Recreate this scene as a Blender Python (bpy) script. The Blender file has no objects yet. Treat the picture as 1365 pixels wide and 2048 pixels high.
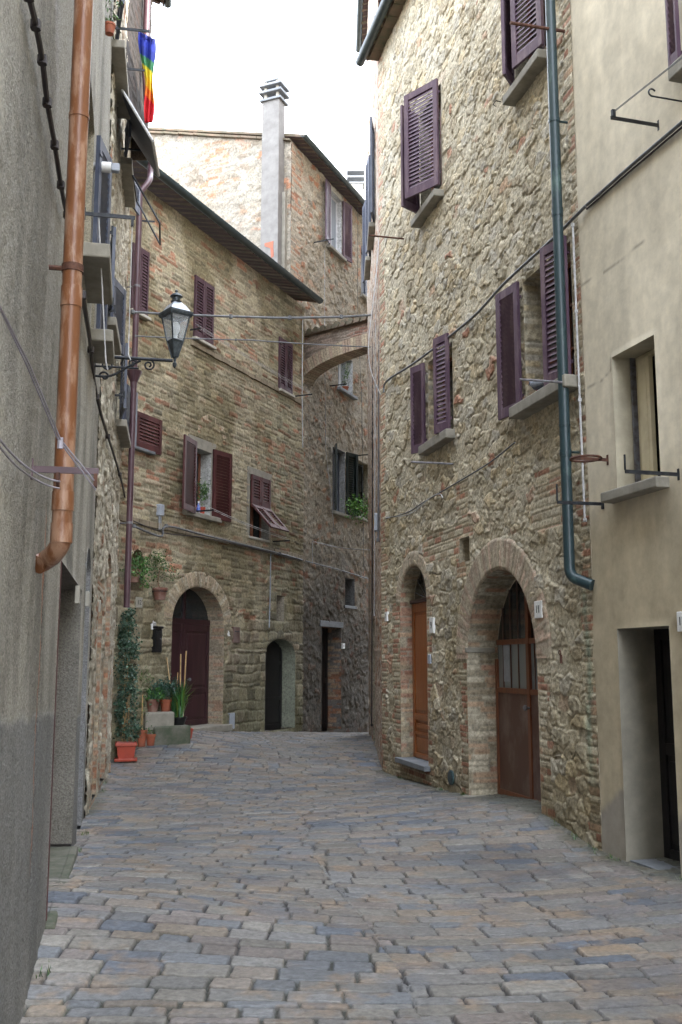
import bpy, math, random
import numpy as np
from mathutils import Vector, Matrix
R = math.radians
rnd = random.Random(7)
scene = bpy.context.scene
col = scene.collection

# ---------------------------------------------------------------- camera, sky, sun, exposure
F = 2000.0; PITCH = math.atan(301 / 2000.0); CH = 1.6
cam_d = bpy.data.cameras.new("camera"); cam = bpy.data.objects.new("camera", cam_d)
col.objects.link(cam); scene.camera = cam
cam.location = (0, 0, CH); cam.rotation_euler = (math.pi / 2 + PITCH, 0, 0)
cam_d.sensor_fit = 'VERTICAL'; cam_d.sensor_height = 36.0; cam_d.lens = 36.0 * F / 2048
cam_d.clip_start = 0.05; cam_d.clip_end = 2000

SUN_AZ, SUN_EL = 128.0, 22.5        # clockwise from +Y, degrees
world = bpy.data.worlds.new("World"); scene.world = world; world.use_nodes = True
wn = world.node_tree.nodes; wl = world.node_tree.links
for n in list(wn): wn.remove(n)
sky = wn.new('ShaderNodeTexSky'); sky.sky_type = 'NISHITA'; sky.sun_disc = False
sky.sun_elevation = R(SUN_EL); sky.sun_rotation = R(SUN_AZ); sky.dust_density = 3.0
tcw = wn.new('ShaderNodeTexCoord'); nzw = wn.new('ShaderNodeTexNoise'); nzw.inputs['Scale'].default_value = 1.7
nzw.inputs['Detail'].default_value = 5
mrw = wn.new('ShaderNodeMapRange'); mrw.inputs[1].default_value = .25; mrw.inputs[2].default_value = .6
mrw.inputs[3].default_value = .5; mrw.inputs[4].default_value = .9
mxw = wn.new('ShaderNodeMix'); mxw.data_type = 'RGBA'; mxw.inputs[7].default_value = (9.2, 9.9, 11.1, 1)   # bright thin cloud
bg = wn.new('ShaderNodeBackground'); bg.inputs[1].default_value = 0.14
wo = wn.new('ShaderNodeOutputWorld')
wl.new(tcw.outputs['Generated'], nzw.inputs['Vector']); wl.new(nzw.outputs[0], mrw.inputs[0]); wl.new(mrw.outputs[0], mxw.inputs[0])
wl.new(sky.outputs[0], mxw.inputs[6]); wl.new(mxw.outputs[2], bg.inputs[0]); wl.new(bg.outputs[0], wo.inputs[0])
sd = bpy.data.lights.new("sun", 'SUN'); sun = bpy.data.objects.new("sun", sd); col.objects.link(sun)
sd.energy = 2.0; sd.angle = R(0.5); sd.color = (1, .95, .86)
sdir = Vector((math.sin(R(SUN_AZ)) * math.cos(R(SUN_EL)), math.cos(R(SUN_AZ)) * math.cos(R(SUN_EL)), math.sin(R(SUN_EL))))
sun.rotation_euler = sdir.to_track_quat('Z', 'Y').to_euler(); sun.location = (8, -8, 30)
scene.view_settings.view_transform = 'Standard'; scene.view_settings.look = 'None'
scene.view_settings.exposure = 2.92; scene.view_settings.gamma = 1.0
scene.render.engine = 'CYCLES'; scene.cycles.max_bounces = 8; scene.cycles.diffuse_bounces = 5

# ---------------------------------------------------------------- survey helpers: sight lines of the camera onto wall planes
cP, sP = math.cos(PITCH), math.sin(PITCH)
def ray(px, py):
    u = (px - 682.5) / F; v = (1024 - py) / F
    return Vector((u, cP - v * sP, sP + v * cP))
def at(px, py, Y):
    r = ray(px, py); return Vector((0, 0, CH)) + r * (Y / r.y)

class Wall:
    """vertical plane; s runs to the viewer's right as seen from the street, o is outwards to the street"""
    def __init__(w, p0, p1):
        w.p0 = Vector(p0); w.p1 = Vector(p1); w.L = (w.p1 - w.p0).length
        w.d = (w.p1 - w.p0) / w.L; w.f = Vector((-w.d.y, w.d.x))
    def P(w, s, z, o=0.0):
        q = w.p0 + w.d * s - w.f * o; return Vector((q.x, q.y, z))
    def hit(w, px, py, o=0.0):
        r = ray(px, py); q = w.p0 - w.f * o
        t = q.dot(w.f) / (r.x * w.f.x + r.y * w.f.y)
        h = Vector((r.x * t, r.y * t)); return (h - q).dot(w.d), CH + r.z * t
    def pt(w, px, py, o=0.0):
        s, z = w.hit(px, py, o); return w.P(s, z, o)
    def M(w, s, z, o=0.0):     # local x right, y into the wall, z up
        p = w.P(s, z, o)
        return Matrix(((w.d.x, w.f.x, 0, p.x), (w.d.y, w.f.y, 0, p.y), (0, 0, 1, p.z), (0, 0, 0, 1)))
    def out(w, px, py, px2):   # how far a bracket starting at wall pixel must stick out to end at px2
        s, z = w.hit(px, py); a, b = 0.0, 3.0
        def X(o):
            p = w.P(s, z, o) - Vector((0, 0, CH)); fy = p.y * cP + p.z * sP; return 682.5 + F * p.x / fy
        up = X(1.0) > X(0.0)
        for _ in range(40):
            m = (a + b) / 2
            if (X(m) < px2) == up: a = m
            else: b = m
        return s, z, a
def op(W, xl, xr, yt, yb, depth=.2, arch=None, spring=None, closed=True, **k):
    ym = (yt + yb) / 2
    s0 = W.hit(xl, ym)[0]; s1 = W.hit(xr, ym)[0]; z0 = W.hit(xl, yb)[1]
    o = dict(s0=s0, s1=s1, z0=z0, z1=W.hit(xl, yt)[1], depth=depth, closed=closed, arch=False)
    if arch:
        o['arch'] = True; o['z1'] = W.hit(*arch)[1]; o['zs'] = W.hit(xl, spring)[1]
    o.update(k); return o

# plan of the place (metres): left walls run away to the left, right walls too, the far houses cross behind
WLA = Wall((-0.2456, -1.0), (-2.688, 10.8))           # rough grey plaster house, left
WLB = Wall((-2.69, 10.8), (-3.42, 15.2))              # pale stone house, left
BD = Vector((.43, 1)).normalized()
WB = Wall((-3.62, 15.45), (-0.842, 21.9))             # brick house across the bend
WC = Wall((-1.155, 21.8), (1.6, 28.2))                # tall stone house behind
WG = Wall((-1.155 - .919 * 7, 21.8 + .395 * 7), (-1.155, 21.8))   # its sunlit gable
WR1 = Wall((0.632, 15.5), (2.227, 8.86))              # rubble stone house, right
WR2 = Wall((2.227, 8.86), (5.032, -1.0))              # cream plaster house, right
WR3 = Wall((0.60, 21.5), (0.632, 15.5))               # narrow house in the bend

# ---------------------------------------------------------------- noise
def h2(i, j, seed=0.0):
    x = np.sin(i * 127.1 + j * 311.7 + seed * 74.7) * 43758.5453
    return x - np.floor(x)
def vn(x, y, seed=0.0):
    i = np.floor(x); j = np.floor(y); fx = x - i; fy = y - j
    fx = fx * fx * (3 - 2 * fx); fy = fy * fy * (3 - 2 * fy)
    return (h2(i, j, seed) * (1 - fx) + h2(i + 1, j, seed) * fx) * (1 - fy) + (h2(i, j + 1, seed) * (1 - fx) + h2(i + 1, j + 1, seed) * fx) * fy
def fbm(x, y, seed=0.0, o=4):
    a = 0; t = 0; w = .5
    for k in range(o):
        a = a + w * vn(x * 2 ** k, y * 2 ** k, seed + k * 3.3); t += w; w *= .55
    return a / t
def sstep(a, b, x):
    t = np.clip((x - a) / (b - a), 0, 1); return t * t * (3 - 2 * t)
def courses(u, v, h, w, seed, warp=.02, jit=.3, lo=-2.0, hi=20.0, hv=.35, cr=.25):
    """running-bond courses with uneven heights and widths -> row, index, distance to the stone's edge"""
    u = u + warp * (fbm(u * 2.3, v * 2.3, seed) - .5) * 2 ; v = v + warp * (fbm(u * 1.7 + 9, v * 2.9, seed + 1) - .5) * 2
    rr = random.Random(int(seed * 10) + 3); b = [lo]
    while b[-1] < hi: b.append(b[-1] + h * (1 - hv + 2 * hv * rr.random()))
    b = np.array(b); row = np.clip(np.searchsorted(b, v) - 1, 0, len(b) - 2)
    wr = w * (.8 + .5 * h2(row, 3.0, seed)); q = u / wr + 7 * h2(row, 5.0, seed)
    i = np.floor(q); L = i + jit * h2(i, row, seed + 2); under = q < L
    i = np.where(under, i - 1, i); L = i + jit * h2(i, row, seed + 2); Rr = i + 1 + jit * h2(i + 1, row, seed + 2)
    du = np.minimum(q - L, Rr - q) * wr; dv = np.minimum(v - b[row], b[row + 1] - v)
    r = cr * h
    d = np.where((du < r) & (dv < r), r - np.sqrt((r - du) ** 2 + (r - dv) ** 2), np.minimum(du, dv))
    return row.astype(float), i, d
def rubble(u, v, size, asp, seed, jit=.85):
    u = u + .03 * (fbm(u * 4, v * 4, seed) - .5) * 2; v = v + .03 * (fbm(u * 4 + 5, v * 4, seed + 1) - .5) * 2
    x = u / (size * asp); y = v / size
    x = x + .5 * (np.floor(y) % 2)
    i0 = np.floor(x); j0 = np.floor(y)
    f1 = np.full_like(x, 9.0); f2 = np.full_like(x, 9.0); I = np.zeros_like(x); J = np.zeros_like(x)
    for a in (-1, 0, 1):
        for b in (-1, 0, 1):
            i = i0 + a; j = j0 + b
            px = i + .5 + jit * (h2(i, j, seed + 4) - .5); py = j + .5 + jit * (h2(i, j, seed + 5) - .5)
            dd = np.sqrt(((x - px) * asp * .8) ** 2 + (y - py) ** 2)
            c = dd < f1; f2 = np.where(c, f1, np.minimum(f2, dd)); I = np.where(c, i, I); J = np.where(c, j, J); f1 = np.where(c, dd, f1)
    return J, I, (f2 - f1) * size * .5
def pick(pal, hsh):
    P = np.array(pal); return P[np.minimum((hsh * len(P)).astype(int), len(P) - 1)]
def mixc(a, b, t): return a * (1 - t[..., None]) + b * t[..., None]

# ---------------------------------------------------------------- materials
def newmat(name):
    m = bpy.data.materials.new(name); m.use_nodes = True; nt = m.node_tree
    return m, nt.nodes, nt.links, nt.nodes['Principled BSDF']
def masonry(name, rough=.9, scale=30, amt=.35, bump=.5, dist=.006, rlo=None, spec=.3, sc2=140):
    m, N, L, B = newmat(name)
    a = N.new('ShaderNodeAttribute'); a.attribute_name = 'Col'
    tc = N.new('ShaderNodeTexCoord')
    n1 = N.new('ShaderNodeTexNoise'); n1.inputs['Scale'].default_value = scale; n1.inputs['Detail'].default_value = 8; n1.inputs['Roughness'].default_value = .7
    n2 = N.new('ShaderNodeTexNoise'); n2.inputs['Scale'].default_value = sc2; n2.inputs['Detail'].default_value = 4
    mr = N.new('ShaderNodeMapRange'); mr.inputs[1].default_value = .36; mr.inputs[2].default_value = .64
    mr.inputs[3].default_value = 1 - amt; mr.inputs[4].default_value = 1 + amt
    vm = N.new('ShaderNodeVectorMath'); vm.operation = 'SCALE'
    L.new(tc.outputs['Object'], n1.inputs['Vector']); L.new(tc.outputs['Object'], n2.inputs['Vector'])
    L.new(n1.outputs[0], mr.inputs[0]); L.new(a.outputs['Color'], vm.inputs[0]); L.new(mr.outputs[0], vm.inputs['Scale'])
    L.new(vm.outputs[0], B.inputs['Base Color'])
    ad = N.new('ShaderNodeMath'); ad.operation = 'ADD'; L.new(n1.outputs[0], ad.inputs[0]); 
    ml = N.new('ShaderNodeMath'); ml.operation = 'MULTIPLY'; ml.inputs[1].default_value = .5; L.new(n2.outputs[0], ml.inputs[0]); L.new(ml.outputs[0], ad.inputs[1])
    bp = N.new('ShaderNodeBump'); bp.inputs['Strength'].default_value = bump; bp.inputs['Distance'].default_value = dist
    L.new(ad.outputs[0], bp.inputs['Height']); L.new(bp.outputs[0], B.inputs['Normal'])
    B.inputs['Roughness'].default_value = rough; B.inputs['Specular IOR Level'].default_value = spec
    if rlo is not None:
        n3 = N.new('ShaderNodeTexNoise'); n3.inputs['Scale'].default_value = 1.6; n3.inputs['Detail'].default_value = 6
        m3 = N.new('ShaderNodeMapRange'); m3.inputs[1].default_value = .35; m3.inputs[2].default_value = .65; m3.inputs[3].default_value = rlo; m3.inputs[4].default_value = rough
        L.new(tc.outputs['Object'], n3.inputs['Vector']); L.new(n3.outputs[0], m3.inputs[0]); L.new(m3.outputs[0], B.inputs['Roughness'])
    return m
def paint(name, c, rough=.6, metal=0.0, c2=None, scale=8, bump=.15, lo=.45, hi=.7, stretch=None):
    """painted / natural surface with worn patches of a second colour"""
    m, N, L, B = newmat(name)
    c2 = c2 or tuple(x * .7 for x in c)
    tc = N.new('ShaderNodeTexCoord'); mp = N.new('ShaderNodeMapping')
    if stretch: mp.inputs['Scale'].default_value = stretch
    n1 = N.new('ShaderNodeTexNoise'); n1.inputs['Scale'].default_value = scale; n1.inputs['Detail'].default_value = 8; n1.inputs['Roughness'].default_value = .65
    cr = N.new('ShaderNodeValToRGB'); cr.color_ramp.elements[0].position = lo; cr.color_ramp.elements[1].position = hi
    cr.color_ramp.elements[0].color = (*c, 1); cr.color_ramp.elements[1].color = (*c2, 1)
    L.new(tc.outputs['Object'], mp.inputs[0]); L.new(mp.outputs[0], n1.inputs['Vector']); L.new(n1.outputs[0], cr.inputs[0]); L.new(cr.outputs[0], B.inputs['Base Color'])
    n2 = N.new('ShaderNodeTexNoise'); n2.inputs['Scale'].default_value = scale * 12; n2.inputs['Detail'].default_value = 4
    L.new(mp.outputs[0], n2.inputs['Vector'])
    bp = N.new('ShaderNodeBump'); bp.inputs['Strength'].default_value = bump; bp.inputs['Distance'].default_value = .003
    L.new(n2.outputs[0], bp.inputs['Height']); L.new(bp.outputs[0], B.inputs['Normal'])
    B.inputs['Roughness'].default_value = rough; B.inputs['Metallic'].default_value = metal
    return m
MT = {}
MT['rubble'] = masonry('rubble stone', scale=22, amt=.38, dist=.010, bump=.7)
MT['brick'] = masonry('old brickwork', scale=26, amt=.36, dist=.008, bump=.6)
MT['plaster'] = masonry('rough cast plaster', scale=70, amt=.42, dist=.012, bump=1.0, sc2=130)
MT['smooth_plaster'] = masonry('cream plaster', scale=7, amt=.10, dist=.003, bump=.4, sc2=90)
MT['paving'] = masonry('paving stone', rough=.75, rlo=.42, scale=28, amt=.30, dist=.005, bump=.5, spec=.5)
MT['plum'] = paint('plum painted wood', (.050, .020, .030), .5, c2=(.085, .045, .055), scale=5, lo=.4, hi=.75, stretch=(1, 1, .3))
MT['maroon'] = paint('maroon painted wood', (.055, .014, .014), .6, c2=(.10, .03, .028), scale=5, stretch=(1, 1, .3))
MT['violet'] = paint('faded violet shutter paint', (.085, .048, .075), .55, c2=(.15, .10, .12), scale=9, lo=.48, hi=.62, stretch=(1, 1, .25))
MT['bluegrey'] = paint('dark slate shutter paint', (.045, .055, .085), .5, c2=(.09, .1, .13), scale=5)
MT['darkgreen'] = paint('dark green shutter paint', (.02, .03, .028), .5, scale=5)
MT['oak'] = paint('varnished orange wood', (.33, .11, .028), .35, c2=(.2, .055, .014), scale=6, lo=.35, hi=.7, stretch=(6, 6, .35))
MT['brownwood'] = paint('brown wood', (.20, .07, .03), .45, c2=(.12, .04, .02), scale=5, stretch=(5, 5, .4))
MT['brownpanel'] = paint('brown painted panel', (.105, .050, .034), .5, c2=(.21, .15, .13), scale=3.0, lo=.48, hi=.72, stretch=(1, 1, .6))
MT['doordark'] = paint('dark plum door paint', (.036, .013, .017), .42, c2=(.06, .024, .028), scale=3, stretch=(3, 3, .3))
MT['blackdoor'] = paint('near black door', (.010, .009, .010), .5, c2=(.02, .017, .018), scale=4)
MT['lampiron'] = paint('grey blue lantern iron', (.040, .050, .058), .4, c2=(.10, .12, .135), scale=20, metal=.3)
MT['lampmetal'] = paint('pale lantern roof metal', (.50, .54, .60), .35, c2=(.3, .33, .38), scale=14, metal=.3)
MT['chimney'] = paint('weathered chimney render', (.21, .20, .185), .9, c2=(.14, .13, .12), scale=5, bump=.5, lo=.35, hi=.7)
MT['stone'] = paint('dressed grey stone', (.30, .28, .23), .85, c2=(.17, .155, .125), scale=6, bump=.5, lo=.35, hi=.75)
MT['palestone'] = paint('pale stone', (.46, .44, .38), .85, c2=(.27, .25, .2), scale=6, bump=.5, lo=.4, hi=.8)
MT['slab'] = paint('blue grey slab', (.17, .18, .19), .7, c2=(.1, .11, .12), scale=5, bump=.4)
MT['mossy'] = paint('mossy stone block', (.15, .145, .115), .9, c2=(.06, .075, .045), scale=5, bump=.6, lo=.38, hi=.62)
MT['orange'] = paint('weathered copper brown drainpipe enamel', (.215, .085, .034), .36, c2=(.38, .22, .14), scale=11, lo=.50, hi=.60, bump=.4, stretch=(1, 1, .30))
MT['greenpipe'] = paint('dark green drainpipe enamel', (.022, .044, .050), .38, c2=(.09, .15, .13), scale=6, lo=.56, hi=.74, bump=.2, stretch=(1, 1, .5))
MT['purplepipe'] = paint('purple brown drainpipe enamel', (.075, .036, .045), .4, c2=(.11, .06, .07), scale=4)
MT['gutter'] = paint('dark green gutter metal', (.022, .038, .042), .45, c2=(.05, .07, .07), scale=5)
MT['rust'] = paint('rusted iron', (.075, .032, .022), .75, c2=(.16, .07, .04), scale=20, metal=.2)
MT['iron'] = paint('black wrought iron', (.018, .020, .024), .5, c2=(.05, .055, .06), scale=20, metal=.5)
MT['irongrey'] = paint('grey iron rod', (.22, .22, .24), .5, c2=(.11, .09, .085), scale=18, metal=.4)
MT['cable'] = paint('grey cable sheath', (.14, .145, .15), .6, c2=(.07, .07, .075), scale=15)
MT['palecable'] = paint('pale cable sheath', (.50, .50, .50), .55, c2=(.3, .3, .3), scale=15)
MT['darkcable'] = paint('dark cable sheath', (.035, .028, .03), .6, scale=15)
MT['line'] = paint('plastic washing line', (.42, .40, .46), .5, c2=(.26, .24, .3), scale=15)
MT['terracotta'] = paint('terracotta', (.34, .095, .045), .7, c2=(.20, .07, .04), scale=7, bump=.3)
MT['redplastic'] = paint('red brown plastic', (.42, .062, .030), .4, c2=(.33, .05, .028), scale=5, bump=.05)
MT['oldpot'] = paint('weathered clay pot', (.20, .085, .06), .8, c2=(.3, .2, .16), scale=9, bump=.4)
MT['soil'] = paint('potting soil', (.035, .022, .014), .95, scale=30, bump=1)
MT['cane'] = paint('bamboo cane', (.50, .33, .15), .5, c2=(.33, .2, .09), scale=10)
MT['white'] = paint('white enamel', (.75, .75, .72), .4, c2=(.55, .54, .5), scale=12, lo=.55, hi=.85)
MT['tile'] = paint('white ceramic tile', (.78, .78, .76), .3, c2=(.6, .6, .57), scale=14, lo=.55, hi=.85, bump=.03)
MT['ink'] = paint('black numeral glaze', (.012, .012, .016), .4)
MT['blackmetal'] = paint('black lacquered metal', (.008, .008, .009), .3, c2=(.02, .02, .02))
MT['greyplastic'] = paint('grey plastic box', (.36, .39, .44), .5, c2=(.26, .28, .32), scale=10)
MT['rooftile'] = paint('old clay roof tile', (.17, .115, .08), .9, c2=(.08, .08, .05), scale=6, bump=.6, lo=.35, hi=.65)
MT['eavewood'] = paint('dark eave timber', (.060, .032, .026), .8, c2=(.1, .055, .045), scale=7, bump=.4)
MT['curtain'] = paint('white curtain', (.72, .74, .78), .9, scale=4, c2=(.55, .57, .62), stretch=(4, 4, .2))
MT['creamframe'] = paint('cream painted frame', (.62, .55, .38), .45, c2=(.5, .43, .28), scale=6)
MT['whiteframe'] = paint('white painted frame', (.70, .71, .73), .45, c2=(.5, .5, .52), scale=6)
MT['room'] = paint('unlit room wall', (.04, .038, .035), .9)
MT['bird'] = paint('slate pigeon feathers', (.055, .068, .10), .6, c2=(.14, .155, .19), scale=22, lo=.5, hi=.62)
MT['birdlight'] = paint('pale pigeon wing', (.22, .24, .28), .6, c2=(.06, .07, .09), scale=25, lo=.5, hi=.6)
MT['ember'] = paint('pigeon leg skin', (.35, .06, .05), .6)
def glassy(name, c=(.02, .026, .03), rough=.06):
    m, N, L, B = newmat(name); B.inputs['Base Color'].default_value = (*c, 1); B.inputs['Roughness'].default_value = rough
    B.inputs['Specular IOR Level'].default_value = .8
    n = N.new('ShaderNodeTexNoise'); n.inputs['Scale'].default_value = 3; bp = N.new('ShaderNodeBump'); bp.inputs['Strength'].default_value = .05
    L.new(n.outputs[0], bp.inputs['Height']); L.new(bp.outputs[0], B.inputs['Normal']); return m
MT['pane'] = glassy('window pane'); MT['panelight'] = glassy('window pane with net behind', (.30, .33, .38), .15)
MT['paneold'] = glassy('dusty ribbed glass', (.21, .235, .24), .3)
m, N, L, B = newmat('lantern glass'); MT['glass'] = m
tr = N.new('ShaderNodeBsdfTransparent'); tr.inputs[0].default_value = (.93, .95, .97, 1); gl = N.new('ShaderNodeBsdfGlossy'); gl.inputs['Roughness'].default_value = .08
df = N.new('ShaderNodeBsdfDiffuse'); df.inputs[0].default_value = (.78, .86, .95, 1)
mx = N.new('ShaderNodeMixShader'); mx.inputs[0].default_value = .14; mx2 = N.new('ShaderNodeMixShader'); mx2.inputs[0].default_value = .24
L.new(tr.outputs[0], mx.inputs[1]); L.new(gl.outputs[0], mx.inputs[2]); L.new(mx.outputs[0], mx2.inputs[1]); L.new(df.outputs[0], mx2.inputs[2])
L.new(mx2.outputs[0], N['Material Output'].inputs[0])
def attrmat(name, rough=.5, sub=0.0):
    m, N, L, B = newmat(name); a = N.new('ShaderNodeAttribute'); a.attribute_name = 'Col'
    n = N.new('ShaderNodeTexNoise'); n.inputs['Scale'].default_value = 40
    mr = N.new('ShaderNodeMapRange'); mr.inputs[3].default_value = .75; mr.inputs[4].default_value = 1.25
    vm = N.new('ShaderNodeVectorMath'); vm.operation = 'SCALE'
    L.new(n.outputs[0], mr.inputs[0]); L.new(a.outputs['Color'], vm.inputs[0]); L.new(mr.outputs[0], vm.inputs['Scale']); L.new(vm.outputs[0], B.inputs['Base Color'])
    B.inputs['Roughness'].default_value = rough
    return m
MT['leaf'] = attrmat('leaves', .35); MT['cloth'] = attrmat('dyed flag cloth', .85)

# ---------------------------------------------------------------- mesh collector
ORG = {}
def link(name, me, parent=None, origin=None):
    o = bpy.data.objects.new(name, me); col.objects.link(o)
    if parent is not None:
        o.parent = parent; ORG[o] = ORG[parent]
    return o
def tag(o, label=None, cat=None, group=None, kind=None):
    if label: o['label'] = label
    if cat: o['category'] = cat
    if group: o['group'] = group
    if kind: o['kind'] = kind
    return o
def thing(name, loc, label, cat, group=None):
    o = bpy.data.objects.new(name, None); col.objects.link(o); o.location = loc; o.empty_display_size = .2
    ORG[o] = Vector(loc); return tag(o, label, cat, group)
class MB:
    def __init__(b): b.v = []; b.f = []; b.c = []; b.cc = None
    def color(b, c): b.cc = c; return b
    def _add(b, vs, fs):
        n = len(b.v); b.v += [tuple(x) for x in vs]; b.f += [tuple(i + n for i in f) for f in fs]
        if b.cc is not None: b.c += [b.cc] * len(vs)
        return b
    def box(b, M, x0, x1, y0, y1, z0, z1, taper=0):
        t = taper
        vs = [(x0, y0, z0), (x1, y0, z0), (x1, y1, z0), (x0, y1, z0), (x0 + t, y0, z1), (x1 - t, y0, z1), (x1 - t, y1, z1), (x0 + t, y1, z1)]
        return b._add([M @ Vector(v) for v in vs], [(0, 3, 2, 1), (4, 5, 6, 7), (0, 1, 5, 4), (1, 2, 6, 5), (2, 3, 7, 6), (3, 0, 4, 7)])
    def tube(b, pts, r, n=8, r1=None):
        pts = [Vector(p) for p in pts]; rings = []
        for i, p in enumerate(pts):
            t = (pts[min(i + 1, len(pts) - 1)] - pts[max(i - 1, 0)]).normalized()
            if i == 0:
                a = t.cross(Vector((0, 0, 1)));
                if a.length < .05: a = t.cross(Vector((1, 0, 0)))
            else: a = (pa - t * pa.dot(t))
            a.normalize(); pa = a; c = t.cross(a)
            rr = r if r1 is None else r + (r1 - r) * i / (len(pts) - 1)
            rings.append([p + (a * math.cos(2 * math.pi * k / n) + c * math.sin(2 * math.pi * k / n)) * rr for k in range(n)])
        vs = [q for rg in rings for q in rg]; fs = []
        for i in range(len(rings) - 1):
            for k in range(n):
                fs.append((i * n + k, i * n + (k + 1) % n, (i + 1) * n + (k + 1) % n, (i + 1) * n + k))
        fs.append(tuple(range(n))[::-1]); fs.append(tuple((len(rings) - 1) * n + k for k in range(n)))
        return b._add(vs, fs)
    def lathe(b, M, prof, n=20, ang=0.0, cap=True):
        vs = []; fs = []
        for (r, z) in prof:
            for k in range(n):
                a = ang + 2 * math.pi * k / n; vs.append(M @ Vector((r * math.cos(a), r * math.sin(a), z)))
        for i in range(len(prof) - 1):
            for k in range(n): fs.append((i * n + k, i * n + (k + 1) % n, (i + 1) * n + (k + 1) % n, (i + 1) * n + k))
        if cap: fs.append(tuple(range(n))[::-1]); fs.append(tuple((len(prof) - 1) * n + k for k in range(n)))
        return b._add(vs, fs)
    def prism(b, M, pts, y0, y1):
        n = len(pts); vs = [M @ Vector((x, y0, z)) for x, z in pts] + [M @ Vector((x, y1, z)) for x, z in pts]
        fs = [tuple(range(n)), tuple(range(n, 2 * n))[::-1]] + [(i, (i + 1) % n + 0, (i + 1) % n + n, i + n) for i in range(n)]
        return b._add(vs, fs)
    def loft(b, rings, closed=True):
        n = len(rings[0]); vs = [p for r in rings for p in r]; fs = []
        for i in range(len(rings) - 1):
            for k in range(n if closed else n - 1): fs.append((i * n + k, i * n + (k + 1) % n, (i + 1) * n + (k + 1) % n, (i + 1) * n + k))
        if closed: fs.append(tuple(range(n))[::-1]); fs.append(tuple((len(rings) - 1) * n + k for k in range(n)))
        return b._add(vs, fs)
    def build(b, name, mat, parent=None, smooth=False, bevel=0.0):
        if parent is not None: og = ORG[parent]
        else:
            A = np.array(b.v); og = Vector(((A[:, 0].min() + A[:, 0].max()) / 2, (A[:, 1].min() + A[:, 1].max()) / 2, A[:, 2].min()))
        me = bpy.data.meshes.new(name)
        me.from_pydata([(x - og.x, y - og.y, z - og.z) for x, y, z in b.v], [], b.f); me.materials.append(MT[mat] if isinstance(mat, str) else mat)
        if b.c:
            a = me.color_attributes.new('Col', 'FLOAT_COLOR', 'POINT')
            a.data.foreach_set('color', np.array([(*c, 1) for c in b.c], dtype=np.float32).ravel())
        if smooth:
            me.polygons.foreach_set('use_smooth', [True] * len(me.polygons))
        o = link(name, me, parent)
        if parent is None: o.location = og; ORG[o] = og
        if bevel:
            md = o.modifiers.new('bevel', 'BEVEL'); md.width = bevel; md.segments = 2; md.limit_method = 'ANGLE'
        if smooth:
            try: me.set_sharp_from_angle(angle=R(50))
            except Exception: pass
        me.update(); return o
def npmesh(name, V, Fq, C, mat, parent=None, smooth=True, origin=None):
    og = ORG[parent] if parent is not None else Vector(origin or (0, 0, 0))
    V = V - np.array(og[:])
    me = bpy.data.meshes.new(name); me.vertices.add(len(V)); me.vertices.foreach_set('co', V.astype(np.float32).ravel())
    nf = len(Fq); me.loops.add(nf * 4); me.loops.foreach_set('vertex_index', Fq.astype(np.int32).ravel())
    me.polygons.add(nf); me.polygons.foreach_set('loop_start', np.arange(nf, dtype=np.int32) * 4)
    try: me.polygons.foreach_set('loop_total', np.full(nf, 4, dtype=np.int32))
    except Exception: pass
    me.polygons.foreach_set('use_smooth', np.full(nf, smooth, dtype=bool))
    a = me.color_attributes.new('Col', 'FLOAT_COLOR', 'POINT')
    C4 = np.concatenate([C, np.ones((len(C), 1))], 1).astype(np.float32); a.data.foreach_set('color', C4.ravel())
    me.update(calc_edges=True); me.validate(); me.materials.append(MT[mat])
    o = link(name, me, parent)
    if parent is None: o.location = og; ORG[o] = og
    return o
def gridfaces(nr, nc, off=0):
    i = np.arange(nr * nc).reshape(nr, nc) + off
    return np.stack([i[:-1, :-1], i[:-1, 1:], i[1:, 1:], i[1:, :-1]], -1)
# ---------------------------------------------------------------- masonry walls as real relief
def arch_z(o, s):
    m = (o['s0'] + o['s1']) / 2; hw = (o['s1'] - o['s0']) / 2
    return o['zs'] + (o['z1'] - o['zs']) * np.sqrt(np.clip(1 - ((s - m) / hw) ** 2, 0, 1))
def profile(o, step):
    """points round the opening, from bottom left over the top to bottom right (+ back along the sill)"""
    P = []
    def seg(a, b, first=False):
        n = max(1, int(math.dist(a, b) / step))
        for k in range(0 if first else 1, n + 1): P.append((a[0] + (b[0] - a[0]) * k / n, a[1] + (b[1] - a[1]) * k / n))
    if o['arch']:
        seg((o['s0'], o['z0']), (o['s0'], o['zs']), True)
        m = (o['s0'] + o['s1']) / 2; hw = (o['s1'] - o['s0']) / 2; n = max(12, int(3 * hw / step))
        for k in range(1, n + 1):
            a = math.pi * (1 - k / n); P.append((m + hw * math.cos(a), o['zs'] + (o['z1'] - o['zs']) * math.sin(a)))
        seg((o['s1'], o['zs']), (o['s1'], o['z0']))
    else:
        seg((o['s0'], o['z0']), (o['s0'], o['z1']), True); seg((o['s0'], o['z1']), (o['s1'], o['z1'])); seg((o['s1'], o['z1']), (o['s1'], o['z0']))
    if o['closed']: seg((o['s1'], o['z0']), (o['s0'], o['z0']))
    return P
def rev_brick(seed, pal, mort, rel=.006):
    def f(u, v):
        r, i, d = courses(v, u, .068, .26, seed, .006, .2, -1, 12, .12)
        k = sstep(.002, .009, d); c = .82 * mixc(np.broadcast_to(np.array(mort), k.shape + (3,)), pick(pal, h2(r, i, seed)) * (.8 + .4 * h2(i, r, seed + 1))[..., None], k)
        return k * rel, c
    return f
def rev_plain(c, seed=1.0, rel=.004):
    def f(u, v):
        n = fbm(u * 6, v * 6, seed); return n * rel, np.array(c) * (.75 + .5 * n)[..., None]
    return f
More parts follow.
